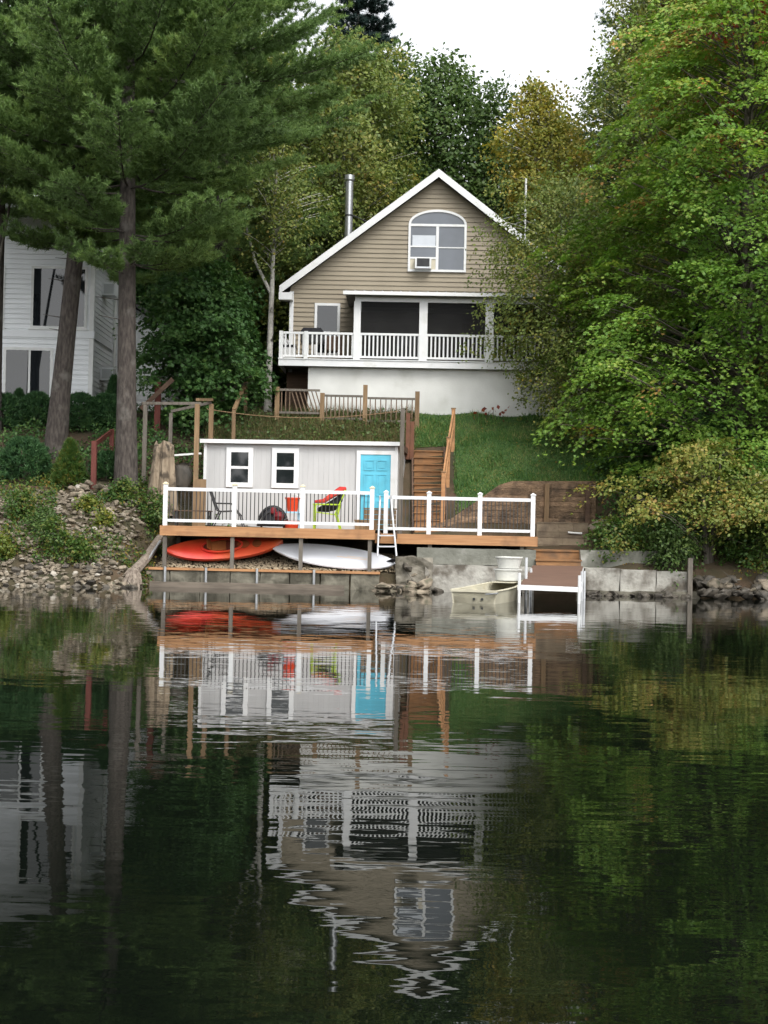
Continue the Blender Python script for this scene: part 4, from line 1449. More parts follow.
obj('drain_plug', MB().tube([ctr0 + sd * .0 + Vector((0, -.01, .10)), ctr0 + sd * .0 + Vector((0, -.03, .10))], .03, 8).tube([ctr0 + sd * .18 + Vector((0, -.01, .10)), ctr0 + sd * .18 + Vector((0, -.03, .10))], .03, 8), DARKMET, bt)
obj('cleat', MB().tube([outer[0][3] + Vector((-.25, -.03, -.06)), outer[0][3] + Vector((.02, -.05, -.03))], .016, 6), GALV, bt)
# tubs on the bow
tp = ctr0 + fd * (Lb * .84) + Vector((.02, 0, .43))
for i, (dz, r0, r1, h, lab) in enumerate(((0, .27, .31, .27, 'white plastic tub resting on the boat bow, lower of two'), (.285, .24, .30, .27, 'white plastic tub stacked on top of another tub in the boat'))):
    tb = thing('tub', lab, 'tub', tp + Vector((.03 * i, 0, dz)))
    obj('body', MB().lathe([(0, 0), (r0, 0), (r1, h - .03)], (0, 0, 0), 24), TUBM, tb, True)
    obj('rim', MB().lathe([(r1, h - .032), (r1 + .025, h - .03), (r1 + .025, h), (r1 - .015, h), (r1 - .02, h - .05)], (0, 0, 0), 24), TUBM, tb, True)
    obj('lid', MB().lathe([(r1 - .02, h - .02), (0, h - .015)], (0, 0, 0), 24), TUBM, tb, True)

# ------------------------------------------------------------------ wooden stairs up the lawn
sx0, sx1 = P(414.5, 480, 43.8).x, P(444, 480, 43.8).x
stt = thing('wooden_stairs', 'brown wooden stairs climbing the lawn beside the shed', 'stairs', ((sx0 + sx1) / 2, 43.8, 2.5))
NS, y0s, z0s = 12, 42.35, D2
y1s, z1s = 45.6, P(430, 451, 45.6).z
for k in range(NS):
    ya, za = y0s + (y1s - y0s) * k / NS, z0s + (z1s - z0s) * k / NS
    zb = z0s + (z1s - z0s) * (k + 1) / NS
    obj('riser', MB().box(sx0, sx1, ya, ya + .03, za - .02, zb - .036), STEPW, stt)
    obj('tread', MB().box(sx0 - .02, sx1 + .02, ya - .035, ya + (y1s - y0s) / NS + .02, zb - .035, zb), STEPW, stt)
for s, x in ((-1, sx0 - .05), (1, sx1 + .05)):
    obj('stringer', MB().beam((x, y0s - .05, z0s + .02), (x, y1s, z1s + .02), .05, .28), DARKWOOD, stt)
hp = []
for Y, ptop in ((42.6, 472.5), (44.0, 438), (45.5, 409)):
    px = {42.6: 443.5, 44.0: 448.5, 45.5: 453.5}[Y]
    a = P(px, ptop, Y)
    gz = z0s + (z1s - z0s) * (Y - y0s) / (y1s - y0s)
    po = obj('handrail_post', MB().box(a.x - .055, a.x + .055, Y - .055, Y + .055, gz - .3, a.z), CEDAR, stt)
    obj('post_cap', MB().box(a.x - .075, a.x + .075, Y - .075, Y + .075, a.z + .001, a.z + .03), TANWOOD, po)
    hp.append(Vector((a.x, Y, a.z)))
for i in range(2):
    obj('handrail', MB().beam(hp[i] + Vector((0, .06, -.12)), hp[i + 1] + Vector((0, -.06, -.12)), .05, .14), CEDAR, stt)
    obj('lower_rail', MB().beam(hp[i] + Vector((0, .06, -.62)), hp[i + 1] + Vector((0, -.06, -.62)), .04, .1), CEDAR, stt)
# fence posts and planks on the left of the stairs
a, b_ = P(409, 446, 45.0), P(410.5, 413, 45.0)
tag(obj('fence_post', MB().box(a.x - .10, a.x + .02, 45, 45.12, a.z - .4, b_.z).box(a.x + .03, a.x + .15, 45.03, 45.15, a.z - .4, b_.z - .25), pm('red_brown_post', (.16, .07, .04), (.11, .05, .03), 4, .8)), 'reddish double post behind the shed roof near the stairs', 'post')
# hill fence
FY2 = 46.9
fe = thing('wooden_fence', 'weathered picket railing with tan posts below the white foundation', 'fence', P(345, 412, FY2))
fpx = [(277.5, 387), (322.5, 393), (365.5, 385), (417.5, 391.5)]
fp = []
for px, pt in fpx:
    a = P(px, pt, FY2)
    gz = ground(a.x, FY2)
    obj('post', MB().box(a.x - .07, a.x + .07, FY2 - .06, FY2 + .06, gz - .2, a.z), TANWOOD, fe)
    fp.append((a.x, a.z))
for i in range(3):
    xa, xb = fp[i][0] + .075, fp[i + 1][0] - .075
    zt = P(300, 389 if i == 0 else 394, FY2).z - (0 if i < 2 else .05)
    obj('rail', MB().box(xa, xb, FY2 - .03, FY2 - .005, zt - .78, zt - .71), GREYWOOD, fe)
    rl = obj('rail', MB().box(xa, xb, FY2 - .035, FY2 - .005, zt - .07, zt), GREYWOOD, fe)
    mb = MB()
    nn = 10 if i == 0 else 9
    for k in range(nn):
        x = xa + (k + .5) * (xb - xa) / nn
        tl = .16 if i == 0 and k > 2 else 0
        mb.beam((x + tl, FY2 + .015, zt - .80), (x - tl * .6, FY2 + .015, zt - .0), .035, .035)
    obj('picket_row', mb, BROWNW, rl)
# handrail on the left of the shed roof
a, b_, c_ = P(233.5, 441, 45.2), P(234, 410, 45.2), P(246, 383, 47.2)
hr = thing('garden_handrail', 'tan wooden handrail with sloping top rail behind the shed roof', 'handrail', Vector((a.x, a.y, ground(a.x, a.y))))
obj('post', MB().beam((a.x, 45.2, ground(a.x, 45.2) - .2), (b_.x, 45.2, b_.z), .11, .11), TANWOOD, hr)
obj('rail', MB().beam(b_, c_, .11, .09), TANWOOD, hr)
obj('post', MB().beam((c_.x, 47.2, ground(c_.x, 47.2) - .2), (c_.x, 47.2, c_.z), .1, .1), TANWOOD, hr)
# garden steps beside it
gs = thing('garden_steps', 'weathered plank steps up the overgrown slope behind the shed', 'steps', Vector((P(258, 430, 46).x, 46, ground(P(258, 430, 46).x, 46))))
for k in range(4):
    Y = 45.4 + k * .45
    a, b_ = P(238, 430, Y), P(272, 430, Y)
    zz = ground(a.x, Y) + .18
    obj('tread', MB().box(a.x, b_.x, Y, Y + .3, zz - .04, zz), GREYWOOD, gs)
    obj('riser', MB().box(a.x, b_.x, Y + .0, Y + .03, zz - .2, zz - .041), GREYWOOD, gs)

# arbour
AY = 42.6
ar = thing('arbour_frame', 'open frame of weathered posts left of the shed', 'arbour', P(178, 480, AY))
tops = {}
for px, pb_, pt, Y, w, m_ in ((145.5, 497, 405, 42.2, .11, GREYWOOD), (171, 455, 413, 44.2, .10, GREYWOOD), (197.5, 500, 404, 42.2, .13, TANWOOD), (211.5, 440, 404, 44.2, .13, TANWOOD)):
    a = P(px, pt, Y)
    gz = ground(a.x, Y)
    obj('post', MB().box(a.x - w / 2, a.x + w / 2, Y - w / 2, Y + w / 2, gz - .3, a.z), m_, ar)
    tops[px] = Vector((a.x, Y, a.z))
up = Vector((0, 0, .045))
obj('beam', MB().beam(tops[145.5] + up + Vector((-.1, 0, 0)), tops[197.5] + up + Vector((.1, 0, -.03)), .1, .08), GREYWOOD, ar)
obj('beam', MB().beam(tops[171] + up, tops[211.5] + up, .1, .08), GREYWOOD, ar)
obj('beam', MB().beam(tops[197.5] + up * 2.8, tops[211.5] + up * 2.8, .1, .08), TANWOOD, ar)
a = P(193, 520, 41.6)
tag(obj('boards', MB().box(a.x - .02, a.x + .34, 41.6, 41.65, ground(a.x, 41.6) - .2, P(193, 479, 41.6).z), TANWOOD), 'tan board standing upright at the left corner of the shed', 'board')

# stump
a = P(160, 492, 41.6)
gz = ground(a.x, 41.6)
mb = MB()
ring = 18
hs_ = P(160, 447, 41.6).z - gz
for i, t in enumerate(np.linspace(0, 1, 9)):
    for k in range(ring):
        an_ = 2 * math.pi * k / ring
        r_ = (.36 - .10 * t + .12 * (1 - t) ** 3) * (1 + .16 * math.sin(5 * an_ + 1) + .10 * math.sin(9 * an_ + 3 * t))
        jag = (.14 * math.sin(3 * an_) + .08 * math.sin(8 * an_ + 1)) if i == 8 else 0
        mb.v.append((a.x + r_ * math.cos(an_) + .06 * t, 41.6 + r_ * math.sin(an_), gz - .1 + (hs_ + .1) * t + jag))
for i in range(8):
    for k in range(ring):
        mb.f.append((i * ring + k, i * ring + (k + 1) % ring, (i + 1) * ring + (k + 1) % ring, (i + 1) * ring + k))
mb.f.append(tuple(8 * ring + k for k in range(ring)))
mb.smooth = True
tag(obj('tree_stump', mb, STUMPM), 'tall weathered tree stump between the pine and the shed', 'stump')
# boulder with a white plank on it
a = P(186, 470, 42.4)
ob = bpy.data.objects.new('boulder', RSETS['d'][0])
COL.objects.link(ob)
ob.location = (a.x - .1, 42.5, a.z - .2)
ob.scale = (.62, .7, 1.3)
tag(ob, 'dark boulder behind the tree stump with a white plank on top', 'boulder')
a, b_ = P(174, 455.5, 42.3), P(201, 453.5, 42.3)
tag(obj('plank', MB().beam(a, b_, .25, .05), WHITE), 'white plank lying on the dark boulder', 'plank')
# timber edging with mulch
a, b_ = P(-6, 491, 41.2), P(48, 493, 41.2)
ed = thing('timber_edging', 'dark timber edging of the mulched bed below the white house', 'edging', a)
obj('timber', MB().box(a.x - 3, b_.x, 41.1, 41.25, a.z - .16, a.z + .16), DARKWOOD, ed)
obj('end_timber', MB().beam((b_.x + .02, 41.26, a.z), (b_.x + .6, 42.6, a.z + .1), .12, .3), DARKWOOD, ed)
mb = rough_box(a.x - 3, b_.x - .01, 41.26, 42.6, a.z - .3, a.z + .14, .25, .05, 2)
tag(obj('mulch', mb, MULCH), kind='stuff')
# red posts with rails
a, b_ = P(93.5, 484, 41.4), P(94.5, 441, 41.4)
rp = thing('red_railing', 'red stained post with a rail climbing right between the pines', 'railing', Vector((a.x, 41.4, ground(a.x, 41.4))))
obj('post', MB().box(a.x - .07, a.x + .07, 41.33, 41.47, ground(a.x, 41.4) - .2, b_.z), REDWOOD, rp)
c_ = P(112, 431, 43.6)
obj('rail', MB().beam(b_ + Vector((0, .08, -.08)), c_, .06, .12), REDWOOD, rp)
obj('post', MB().box(c_.x - .06, c_.x + .06, 43.55, 43.67, ground(c_.x, 43.6) - .2, c_.z + .05), REDWOOD, rp)
a, b_ = P(157.5, 410, 46.0), P(158, 382, 46.0)
rp = thing('red_railing', 'dark red post with a steep diagonal rail above the arbour', 'railing', Vector((a.x, 46, ground(a.x, 46))))
obj('post', MB().box(a.x - .09, a.x + .09, 45.95, 46.1, ground(a.x, 46) - .2, b_.z), REDWOOD, rp)
obj('rail', MB().beam(P(141, 409, 45.6), P(173, 379, 45.6), .07, .14), DARKWOOD, rp)
# driftwood root and log
dw = thing('driftwood_stump', 'splayed grey driftwood root at the waterline left of the deck', 'driftwood', P(133, 590, 37.6))
c0 = P(134, 571, 37.7)
mb = MB()
for (px, py, Y) in ((122, 587, 37.3), (127, 591, 37.1), (133, 592, 37.0), (139, 591, 37.2), (141, 585, 37.4), (125, 575, 37.6), (137, 567, 38.0)):
    e_ = P(px, py, Y)
    mid = c0.lerp(e_, .5) + Vector((rnd.uniform(-.04, .04), 0, .05))
    mb.tube([c0, mid, e_], [.11, .075, .035], 7)
obj('root', mb, DRIFT, dw)
obj('trunk', MB().tube([c0 + Vector((0, 0, -.02)), P(145, 560, 38.6), P(160, 538, 40.0)], [.14, .13, .11], 9), DRIFT, dw)
tag(obj('white_pipe', MB().tube([P(141, 570, 38.0), P(160, 541, 39.5)], .03, 7), ALU), 'thin pale pipe leaning on the bank beside the driftwood log', 'pipe')
# ================================================================== foliage
def unit(v):
    return v / np.maximum(np.linalg.norm(v, axis=-1, keepdims=True), 1e-9)


RHOMB = (np.array([(0, 0, 0), (.5, .36, .06), (1, 0, -.06), (.5, -.36, .06)]), [(0, 1, 2, 3)])
MAPLE = (np.array([(0, 0, 0), (.18, .50, .05), (.42, .22, .02), (.62, .52, -.02), (.66, .16, .0), (1.0, 0, -.12), (.66, -.16, 0), (.62, -.52, -.02), (.42, -.22, .02), (.18, -.50, .05)]),
         [(0, 1, 2), (0, 2, 4, 5), (2, 3, 4), (0, 5, 6, 8), (6, 7, 8), (0, 8, 9)])


def leaves(name, Pn, Nn, size, tmpl, mat, parent, tint, dirs=None):
    T, faces = tmpl
    N = len(Pn)
    Nn = unit(Nn)
    rv = RG.normal(size=(N, 3)) if dirs is None else dirs + RG.normal(size=(N, 3)) * .5
    t = unit(rv - Nn * (rv * Nn).sum(1, keepdims=True))
    b_ = np.cross(Nn, t)
    s = (size * RG.uniform(.7, 1.25, N))[:, None, None]
    V = Pn[:, None, :] + s * (T[None, :, 0:1] * t[:, None, :] + T[None, :, 1:2] * b_[:, None, :] + T[None, :, 2:3] * Nn[:, None, :])
    return np_obj(name, V, faces, len(T), mat, parent, tint)


def limb_tube(mb, a, b_, r0, r1, sag=0.0, n=5, segs=3):
    pts = []
    for t in np.linspace(0, 1, segs + 1):
        p = a + (b_ - a) * t
        w = math.sin(t * math.pi)
        pts.append((p[0] + w * rnd.uniform(-.06, .06), p[1] + w * rnd.uniform(-.06, .06), p[2] - sag * w))
    mb.tube(pts, [r0 + (r1 - r0) * t for t in np.linspace(0, 1, segs + 1)], n, False)


def leafy(name, label, cat, base, H, prof, ns, nl, Rs, leaf, mat, bark, tr=.15, lean=(0, 0), tmpl=RHOMB, group=None, shell=.45, lump=.3,
          flat=.22, up=.75, droop=.25, limb_every=2, tint_spray=.55, tint_bias=None, trunk_to=.85, multi=1, jit=.55, thin=None, outset=.5, fork=None):
    """Broadleaf tree or shrub: trunk with limbs, and a crown of flattened sprays of leaves.
    prof: [(height fraction, crown radius)]"""
    base = np.array(base, float)
    rt = thing(name, label, cat, Vector(base), 0, group)
    ph = RG.uniform(0, 6.28, 6)
    hs_ = np.array([p[0] for p in prof])
    rs_ = np.array([p[1] for p in prof])
    hh = np.linspace(hs_[0], hs_[-1], 200)
    pdf = np.interp(hh, hs_, rs_) + .15
    cdf = np.cumsum(pdf) / pdf.sum()
    h = np.interp(RG.uniform(0, 1, ns), cdf, hh)
    th = RG.uniform(0, 2 * np.pi, ns)
    lm = 1 + lump * (.5 * np.sin(2 * th + ph[0] + 9 * h) + .5 * np.sin(3 * th + ph[1] - 14 * h) + .5 * np.sin(5 * th + ph[2] + 27 * h))
    rr = np.interp(h, hs_, rs_) * lm * RG.uniform(0, 1, ns) ** shell
    axis = lambda f: base[None, :] + np.stack([lean[0] * f ** 1.3, lean[1] * f ** 1.3, H * f], -1)
    od = np.stack([np.cos(th), np.sin(th), np.zeros(ns)], 1)
    C = axis(h) + od * rr[:, None]
    if thin is not None:
        keep = thin(C)
        C, od, h, rr = C[keep], od[keep], h[keep], rr[keep]
        ns = len(C)
    # leaves of the sprays
    R_ = Rs * RG.uniform(.6, 1.3, ns)
    pn = unit(np.stack([od[:, 0] * outset, od[:, 1] * outset, np.full(ns, up)], 1) + RG.normal(size=(ns, 3)) * .22)
    a1 = unit(od - pn * (od * pn).sum(1, keepdims=True))
    a2 = np.cross(pn, a1)
    u = np.sqrt(RG.uniform(0, 1, (ns, nl)))
    t = RG.uniform(0, 2 * np.pi, (ns, nl))
    rad = R_[:, None] * u * (1 + .35 * np.sin(3 * t + RG.uniform(0, 6, (ns, 1))))
    x, y = rad * np.cos(t) * 1.25, rad * np.sin(t)
    zz = RG.normal(size=(ns, nl)) * flat * R_[:, None] - droop * rad ** 2 / R_[:, None]
    Pn = C[:, None, :] + a1[:, None, :] * x[..., None] + a2[:, None, :] * y[..., None] + pn[:, None, :] * zz[..., None]
    Nn = pn[:, None, :] + RG.normal(size=(ns, nl, 3)) * jit
    dirs = (a1[:, None, :] * np.cos(t)[..., None] + a2[:, None, :] * np.sin(t)[..., None]).reshape(-1, 3)
    ts = RG.uniform(0, 1, ns)
    if tint_bias is not None:
        ts = np.clip(tint_bias(C, ts), 0, 1.2)
    tint = tint_spray * ts[:, None] + (1 - tint_spray) * RG.uniform(0, 1, (ns, nl))
    leaves('crown', Pn.reshape(-1, 3), Nn.reshape(-1, 3), leaf, tmpl, mat, rt, tint.ravel(), dirs)
    mb = MB()
    for m_ in range(multi):
        off = np.zeros(3) if multi == 1 else np.array([rnd.uniform(-.3, .3), rnd.uniform(-.3, .3), 0])
        fs = np.linspace(0, trunk_to, 9)
        pts = axis(fs) + off * (.3 + fs[:, None] * 2)
        pts[0, 2] -= .3
        mb.tube([tuple(p) for p in pts], [tr * (1.25 if f == 0 else 1) * (1 - .85 * f) for f in fs], 9)
    if fork:
        a = axis(np.array([fork[0]]))[0]
        mb.tube([tuple(a), tuple(a + np.array([fork[1] * .6, .1, fork[2] * .45])), tuple(a + np.array([fork[1], .2, fork[2]]))], [tr * .5, tr * .38, tr * .2], 8)
    for i in range(0, ns, limb_every):
        hf = max(.05, h[i] - .35 * rr[i] / H - .02)
        hf = min(hf, trunk_to)
        a = axis(np.array([hf]))[0]
        r0 = max(.010, tr * (1 - .85 * hf) * .22)
        limb_tube(mb, a, C[i], r0, .008, sag=-.05 * rr[i])
    obj('trunk', mb, bark, rt)
    return rt


def needles(name, Pt, Dt, nn, L, w, mat, parent, tint_t, spread=.8):
    """tufts of needles at points Pt about directions Dt"""
    T = len(Pt)
    d = unit(Dt[:, None, :] + RG.normal(size=(T, nn, 3)) * spread)
    ln = L * RG.uniform(.7, 1.2, (T, nn, 1))
    s = unit(np.cross(d, RG.normal(size=(T, nn, 3)))) * w
    b0 = Pt[:, None, :] + RG.normal(size=(T, nn, 3)) * .02
    V = np.stack([b0 - s, b0 + s, b0 + d * ln], 2).reshape(-1, 3, 3)
    tint = (.6 * tint_t[:, None] + .4 * RG.uniform(0, 1, (T, nn))).ravel()
    return np_obj(name, V, [(0, 1, 2)], 3, mat, parent, tint)


def pine(name, label, base, H, z_lo, Lfun, tr, lean, mat, nn=26, step=.84, per=5, skip=None, rise=.10, tw=.0115, L=.17, dens=1.9, cat='pine tree', group=None, stubs=0):
    base = np.array(base, float)
    rt = thing(name, label, cat, Vector(base), 0, group)
    ax = lambda z: np.array([base[0] + lean[0] * (z / H), base[1] + lean[1] * (z / H), base[2] + z])
    mb = MB()
    zs = np.linspace(0, H, 14)
    mb.tube([tuple(ax(z) - np.array([0, 0, .4 if i == 0 else 0])) for i, z in enumerate(zs)],
            [tr * (1.35 if i == 0 else (1.08 if i == 1 else 1)) * (1 - .9 * (z / H) ** 1.4) + .012 for i, z in enumerate(zs)], 12)
    Pt, Dt, Tt = [], [], []
    z = z_lo
    while z < H - .3:
        a0 = rnd.uniform(0, 6.28)
        for k in range(per):
            az = a0 + k * 6.28 / per + rnd.uniform(-.35, .35)
            f = z / H
            Lb_ = Lfun(z, az) * rnd.uniform(.72, 1.12)
            if Lb_ < .3:
                continue
            o_ = np.array([math.cos(az), math.sin(az), 0])
            zl = z + rnd.uniform(-.18, .18)
            if skip is not None and skip(ax(zl) + o_ * Lb_ * .7):
                continue
            sl_ = rise + .35 * max(0, f - .55) + rnd.uniform(-.08, .08)
            sg = rnd.uniform(.03, .07)
            curve = lambda s: ax(zl) + o_ * Lb_ * s + np.array([0, 0, Lb_ * (sl_ * s - sg * math.sin(s * math.pi) * 1.4 + .10 * s ** 3)])
            pts = [curve(s) for s in np.linspace(0, 1, 6)]
            r0 = max(.010, .007 * Lb_ + .008)
            mb.tube([tuple(p) for p in pts], [r0 * (1 - .8 * s) for s in np.linspace(0, 1, 6)], 5, False)
            sd_ = np.array([-o_[1], o_[0], 0])
            tl = rnd.random()
            nb2 = max(3, int(Lb_ / .24 * dens))
            for j in range(nb2):
                s = .28 + .72 * (j + rnd.random() * .6) / nb2
                p = curve(min(s, 1))
                sgn = 1 if j % 2 else -1
                bl_ = (.42 + .80 * (1 - abs(2 * s - 1.25))) * min(1.2, Lb_ / 2.8) * rnd.uniform(.7, 1.3)
                bl_ = max(.16, bl_)
                dr_ = unit(o_ * .8 + sd_ * sgn * .9 + np.array([0, 0, .32 + rnd.uniform(-.12, .2)]))
                if j == nb2 - 1:
                    dr_ = unit(o_ + np.array([0, 0, .35]))
                q = p + dr_ * bl_
                if j % 2 == 0:
                    mb.tube([tuple(p), tuple(q)], [.010, .004], 3, False)
                nt = max(2, int(bl_ / .105))
                for m_ in range(nt):
                    e = (m_ + 1) / nt
                    Pt.append(p + dr_ * bl_ * e + RG.normal(size=3) * .035)
                    Dt.append(dr_ * .75 + np.array([0, 0, .55]) + RG.normal(size=3) * .25)
                    Tt.append(.6 * tl + .4 * e * rnd.random())
        z += step * rnd.uniform(.8, 1.2)
    for k in range(stubs):
        zz = rnd.uniform(z_lo * .45, z_lo)
        az = rnd.uniform(0, 6.28)
        a = ax(zz)
        limb_tube(mb, a, a + np.array([math.cos(az), math.sin(az), .1]) * rnd.uniform(.3, .9), .02, .006)
    Pt.append(ax(H))
    Dt.append(np.array([0, 0, 1.]))
    Tt.append(.5)
    needles('crown', np.array(Pt), np.array(Dt), nn, L, tw, mat, rt, np.array(Tt))
    obj('trunk', mb, BARK, rt)
    return rt


# leaf materials (real leaf colours; the tint picks the leaf)
PINE = leafmat('white_pine_needles', [(0.1, (0.0911, 0.1510, 0.0506)), (.5, (0.1449, 0.2368, 0.0704)), (.8, (0.2139, 0.3136, 0.0880)), (1.0, (0.2829, 0.3456, 0.0935))], .34, .5, .25, .6)
PINE2 = leafmat('bluish_pine_needles', [(0.1, (.022, .05, .034)), (.6, (.045, .09, .062)), (1.0, (.075, .125, .075))], .25, .55, .2, .6)
SPRUCE = leafmat('dark_spruce_needles', [(0.1, (.010, .024, .022)), (1.0, (.022, .045, .036))], .1, .6, .2, .6)
MAPLEM = leafmat('green_maple_leaves', [(0.0, (0.0756, 0.1624, 0.0336)), (.40, (0.1342, 0.2520, 0.0420)), (.70, (0.2196, 0.3360, 0.0578)), (.92, (0.3538, 0.3920, 0.0945)), (1.10, (0.4880, 0.2688, 0.0945))], .42, .45, .25, .4)
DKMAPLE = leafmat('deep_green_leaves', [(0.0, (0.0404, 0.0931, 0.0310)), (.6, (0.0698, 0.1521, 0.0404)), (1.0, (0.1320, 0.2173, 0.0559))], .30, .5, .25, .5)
OLIVE = leafmat('olive_birch_leaves', [(0.0, (0.0938, 0.1438, 0.0400)), (.5, (0.1688, 0.2188, 0.0525)), (.85, (0.2438, 0.2500, 0.0625)), (1.05, (0.3375, 0.2500, 0.0562))], .35, .5, .3, .4)
YELLOWB = leafmat('yellowing_birch_leaves', [(0.0, (0.1320, 0.1680, 0.0384)), (.4, (0.2160, 0.2340, 0.0456)), (.7, (0.3360, 0.3000, 0.0540)), (1.0, (0.4320, 0.3000, 0.0600))], .36, .5, .3, .4)
YSHRUB = leafmat('turning_shrub_leaves', [(0.0, (.095, .16, .035)), (.45, (.17, .21, .045)), (.75, (.26, .24, .055)), (1.0, (.34, .20, .07))], .33, .5, .35, .8)
GREENB = leafmat('mid_green_leaves', [(0.0, (.042, .082, .024)), (.55, (.072, .125, .032)), (1.0, (.12, .17, .045))], .33, .5, .3, .4)
REDL = leafmat('red_maple_leaves', [(0.0, (.12, .03, .02)), (.5, (.20, .035, .025)), (1.0, (.27, .09, .03))], .35, .5, .3, .5)
YEW = leafmat('yew_needles', [(0.0, (0.0240, 0.0675, 0.0270)), (.6, (0.0450, 0.1080, 0.0360)), (1.0, (0.0825, 0.1650, 0.0480))], .2, .55, .3, 1.2)
WEED = leafmat('weed_leaves', [(0.0, (.035, .085, .02)), (.5, (.065, .125, .025)), (.85, (.13, .15, .03)), (1.0, (.26, .17, .04))], .35, .5, .4, .7)
YWEED = leafmat('yellowing_weed_leaves', [(0.0, (.07, .13, .025)), (.5, (.13, .17, .03)), (1.0, (.26, .22, .04))], .35, .5, .4, .7)
BRUSH = leafmat('dry_brush_leaves', [(0.0, (0.0630, 0.0700, 0.0280)), (.5, (0.1190, 0.1190, 0.0448)), (1.0, (0.2100, 0.1610, 0.0700))], .3, .6, .4, .6)
GRASSM = leafmat('grass_blades', [(0.0, (0.0450, 0.1200, 0.0330)), (.5, (0.0870, 0.1875, 0.0450)), (.8, (0.1500, 0.2400, 0.0600)), (1.0, (0.2700, 0.2625, 0.0975))], .3, .5, .6, 1.1)


def gpt(px, py, Y):
    q = P(px, py, Y)
    return Vector((q.x, Y, ground(q.x, Y)))


# ---- the two big pines, one at the frame edge, one behind
def cone(L0, z0, H, p=1.0):
    return lambda z, az: L0 * (1 - ((z - z0) / (H - z0)) ** 1.6) * .95 + .35


bA = gpt(54, 462, 43.6)
pine('white_pine', 'tall pine with bare leaning trunk nearest the left house front window', bA, 21.5, 6.2, lambda z, az: min(4.2, 2.0 + .7 * (z - 6.2)) * (1 - max(0, (z - 10) / 13) ** 1.5) + .3, .27, (1.7, .2), PINE, stubs=4, per=7, step=1.02)
bB = gpt(126, 488, 41.6)


def LB_(z, az):
    L_ = min(4.9, 2.3 + .9 * (z - 6.8))
    L_ *= 1 - max(0, (z - 10.5) / 14) ** 1.5
    if math.cos(az) > .5:
        L_ *= 1.18
    return L_ + .3


pine('white_pine', 'tall pine with straight trunk beside the tree stump', bB, 22.5, 6.1, LB_, .26, (-.45, .3), PINE, stubs=3, per=7, step=1.02)
bC = gpt(-7, 440, 45.5)
pine('white_pine', 'dark pine trunk cut by the left edge of the picture', bC, 20.0, 6.9, lambda z, az: 3.0 * (1 - max(0, (z - 9) / 12)) + .3, .19, (.1, 0), PINE)
bD = gpt(216, 400, 52.5)
pine('white_pine', 'broad pine with level plumes between the houses behind the dark maple', bD, 21.0, 4.8, lambda z, az: min(4.4, 2.6 + .7 * (z - 4.8)) * (1 - max(0, (z - 9) / 13) ** 1.4) + .3, .24, (.2, 0), PINE, dens=.9)
bE = gpt(672, 300, 57)
pine('white_pine', 'bluish pine whose top shows behind the maple', bE, 22, 6, lambda z, az: 4.0 * (1 - max(0, (z - 8) / 15)) + .3, .25, (0, 0), PINE2, dens=.8)
bF = gpt(352, 300, 66)
pine('spruce', 'dark narrow spruce rising above the left trees against the sky', bF, 20.5, 4, lambda z, az: 2.5 * (1 - max(0, (z - 6) / 15.5)) + .4, .2, (0, 0), SPRUCE, dens=2.0, step=.6, per=6, cat='spruce tree', L=.24, tw=.022, rise=-.05)

# ---- maple at the right
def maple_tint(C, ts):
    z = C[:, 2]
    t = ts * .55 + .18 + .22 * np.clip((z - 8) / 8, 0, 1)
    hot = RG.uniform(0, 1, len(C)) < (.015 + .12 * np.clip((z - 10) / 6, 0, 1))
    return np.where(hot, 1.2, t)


bM_ = gpt(742, 500, 42.6)
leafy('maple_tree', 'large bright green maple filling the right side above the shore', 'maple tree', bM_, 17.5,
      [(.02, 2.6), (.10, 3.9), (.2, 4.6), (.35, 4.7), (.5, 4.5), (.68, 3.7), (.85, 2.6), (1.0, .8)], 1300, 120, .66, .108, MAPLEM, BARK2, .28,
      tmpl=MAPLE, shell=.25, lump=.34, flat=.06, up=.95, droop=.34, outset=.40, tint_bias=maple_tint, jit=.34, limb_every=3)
bR = gpt(745, 400, 49)
leafy('maple_tree', 'red tinged maple showing above the bright green maple', 'maple tree', bR, 16.6, [(.5, 1.5), (.7, 2.6), (.85, 2.8), (1, 1.2)], 200, 60, .8, .2, REDL, BARK2, .2, shell=.35, flat=.15)
# understory dark maple between the houses
leafy('maple_tree', 'small dark green maple between the white house and the tan house', 'maple tree', gpt(198, 410, 47.0), 5.2,
      [(.05, 1.2), (.3, 1.8), (.6, 1.9), (.85, 1.4), (1, .5)], 330, 75, .5, .13, DKMAPLE, BARK2, .12, shell=.4, flat=.14, tmpl=MAPLE, up=.9, outset=.4)
# ---- birch in front of the house, right
def rb_thin(C):
    px = C[:, 0] / C[:, 1] * F + 384
    return ~((C[:, 1] < 47.4) & (px < 505) & (C[:, 2] > 9.6))


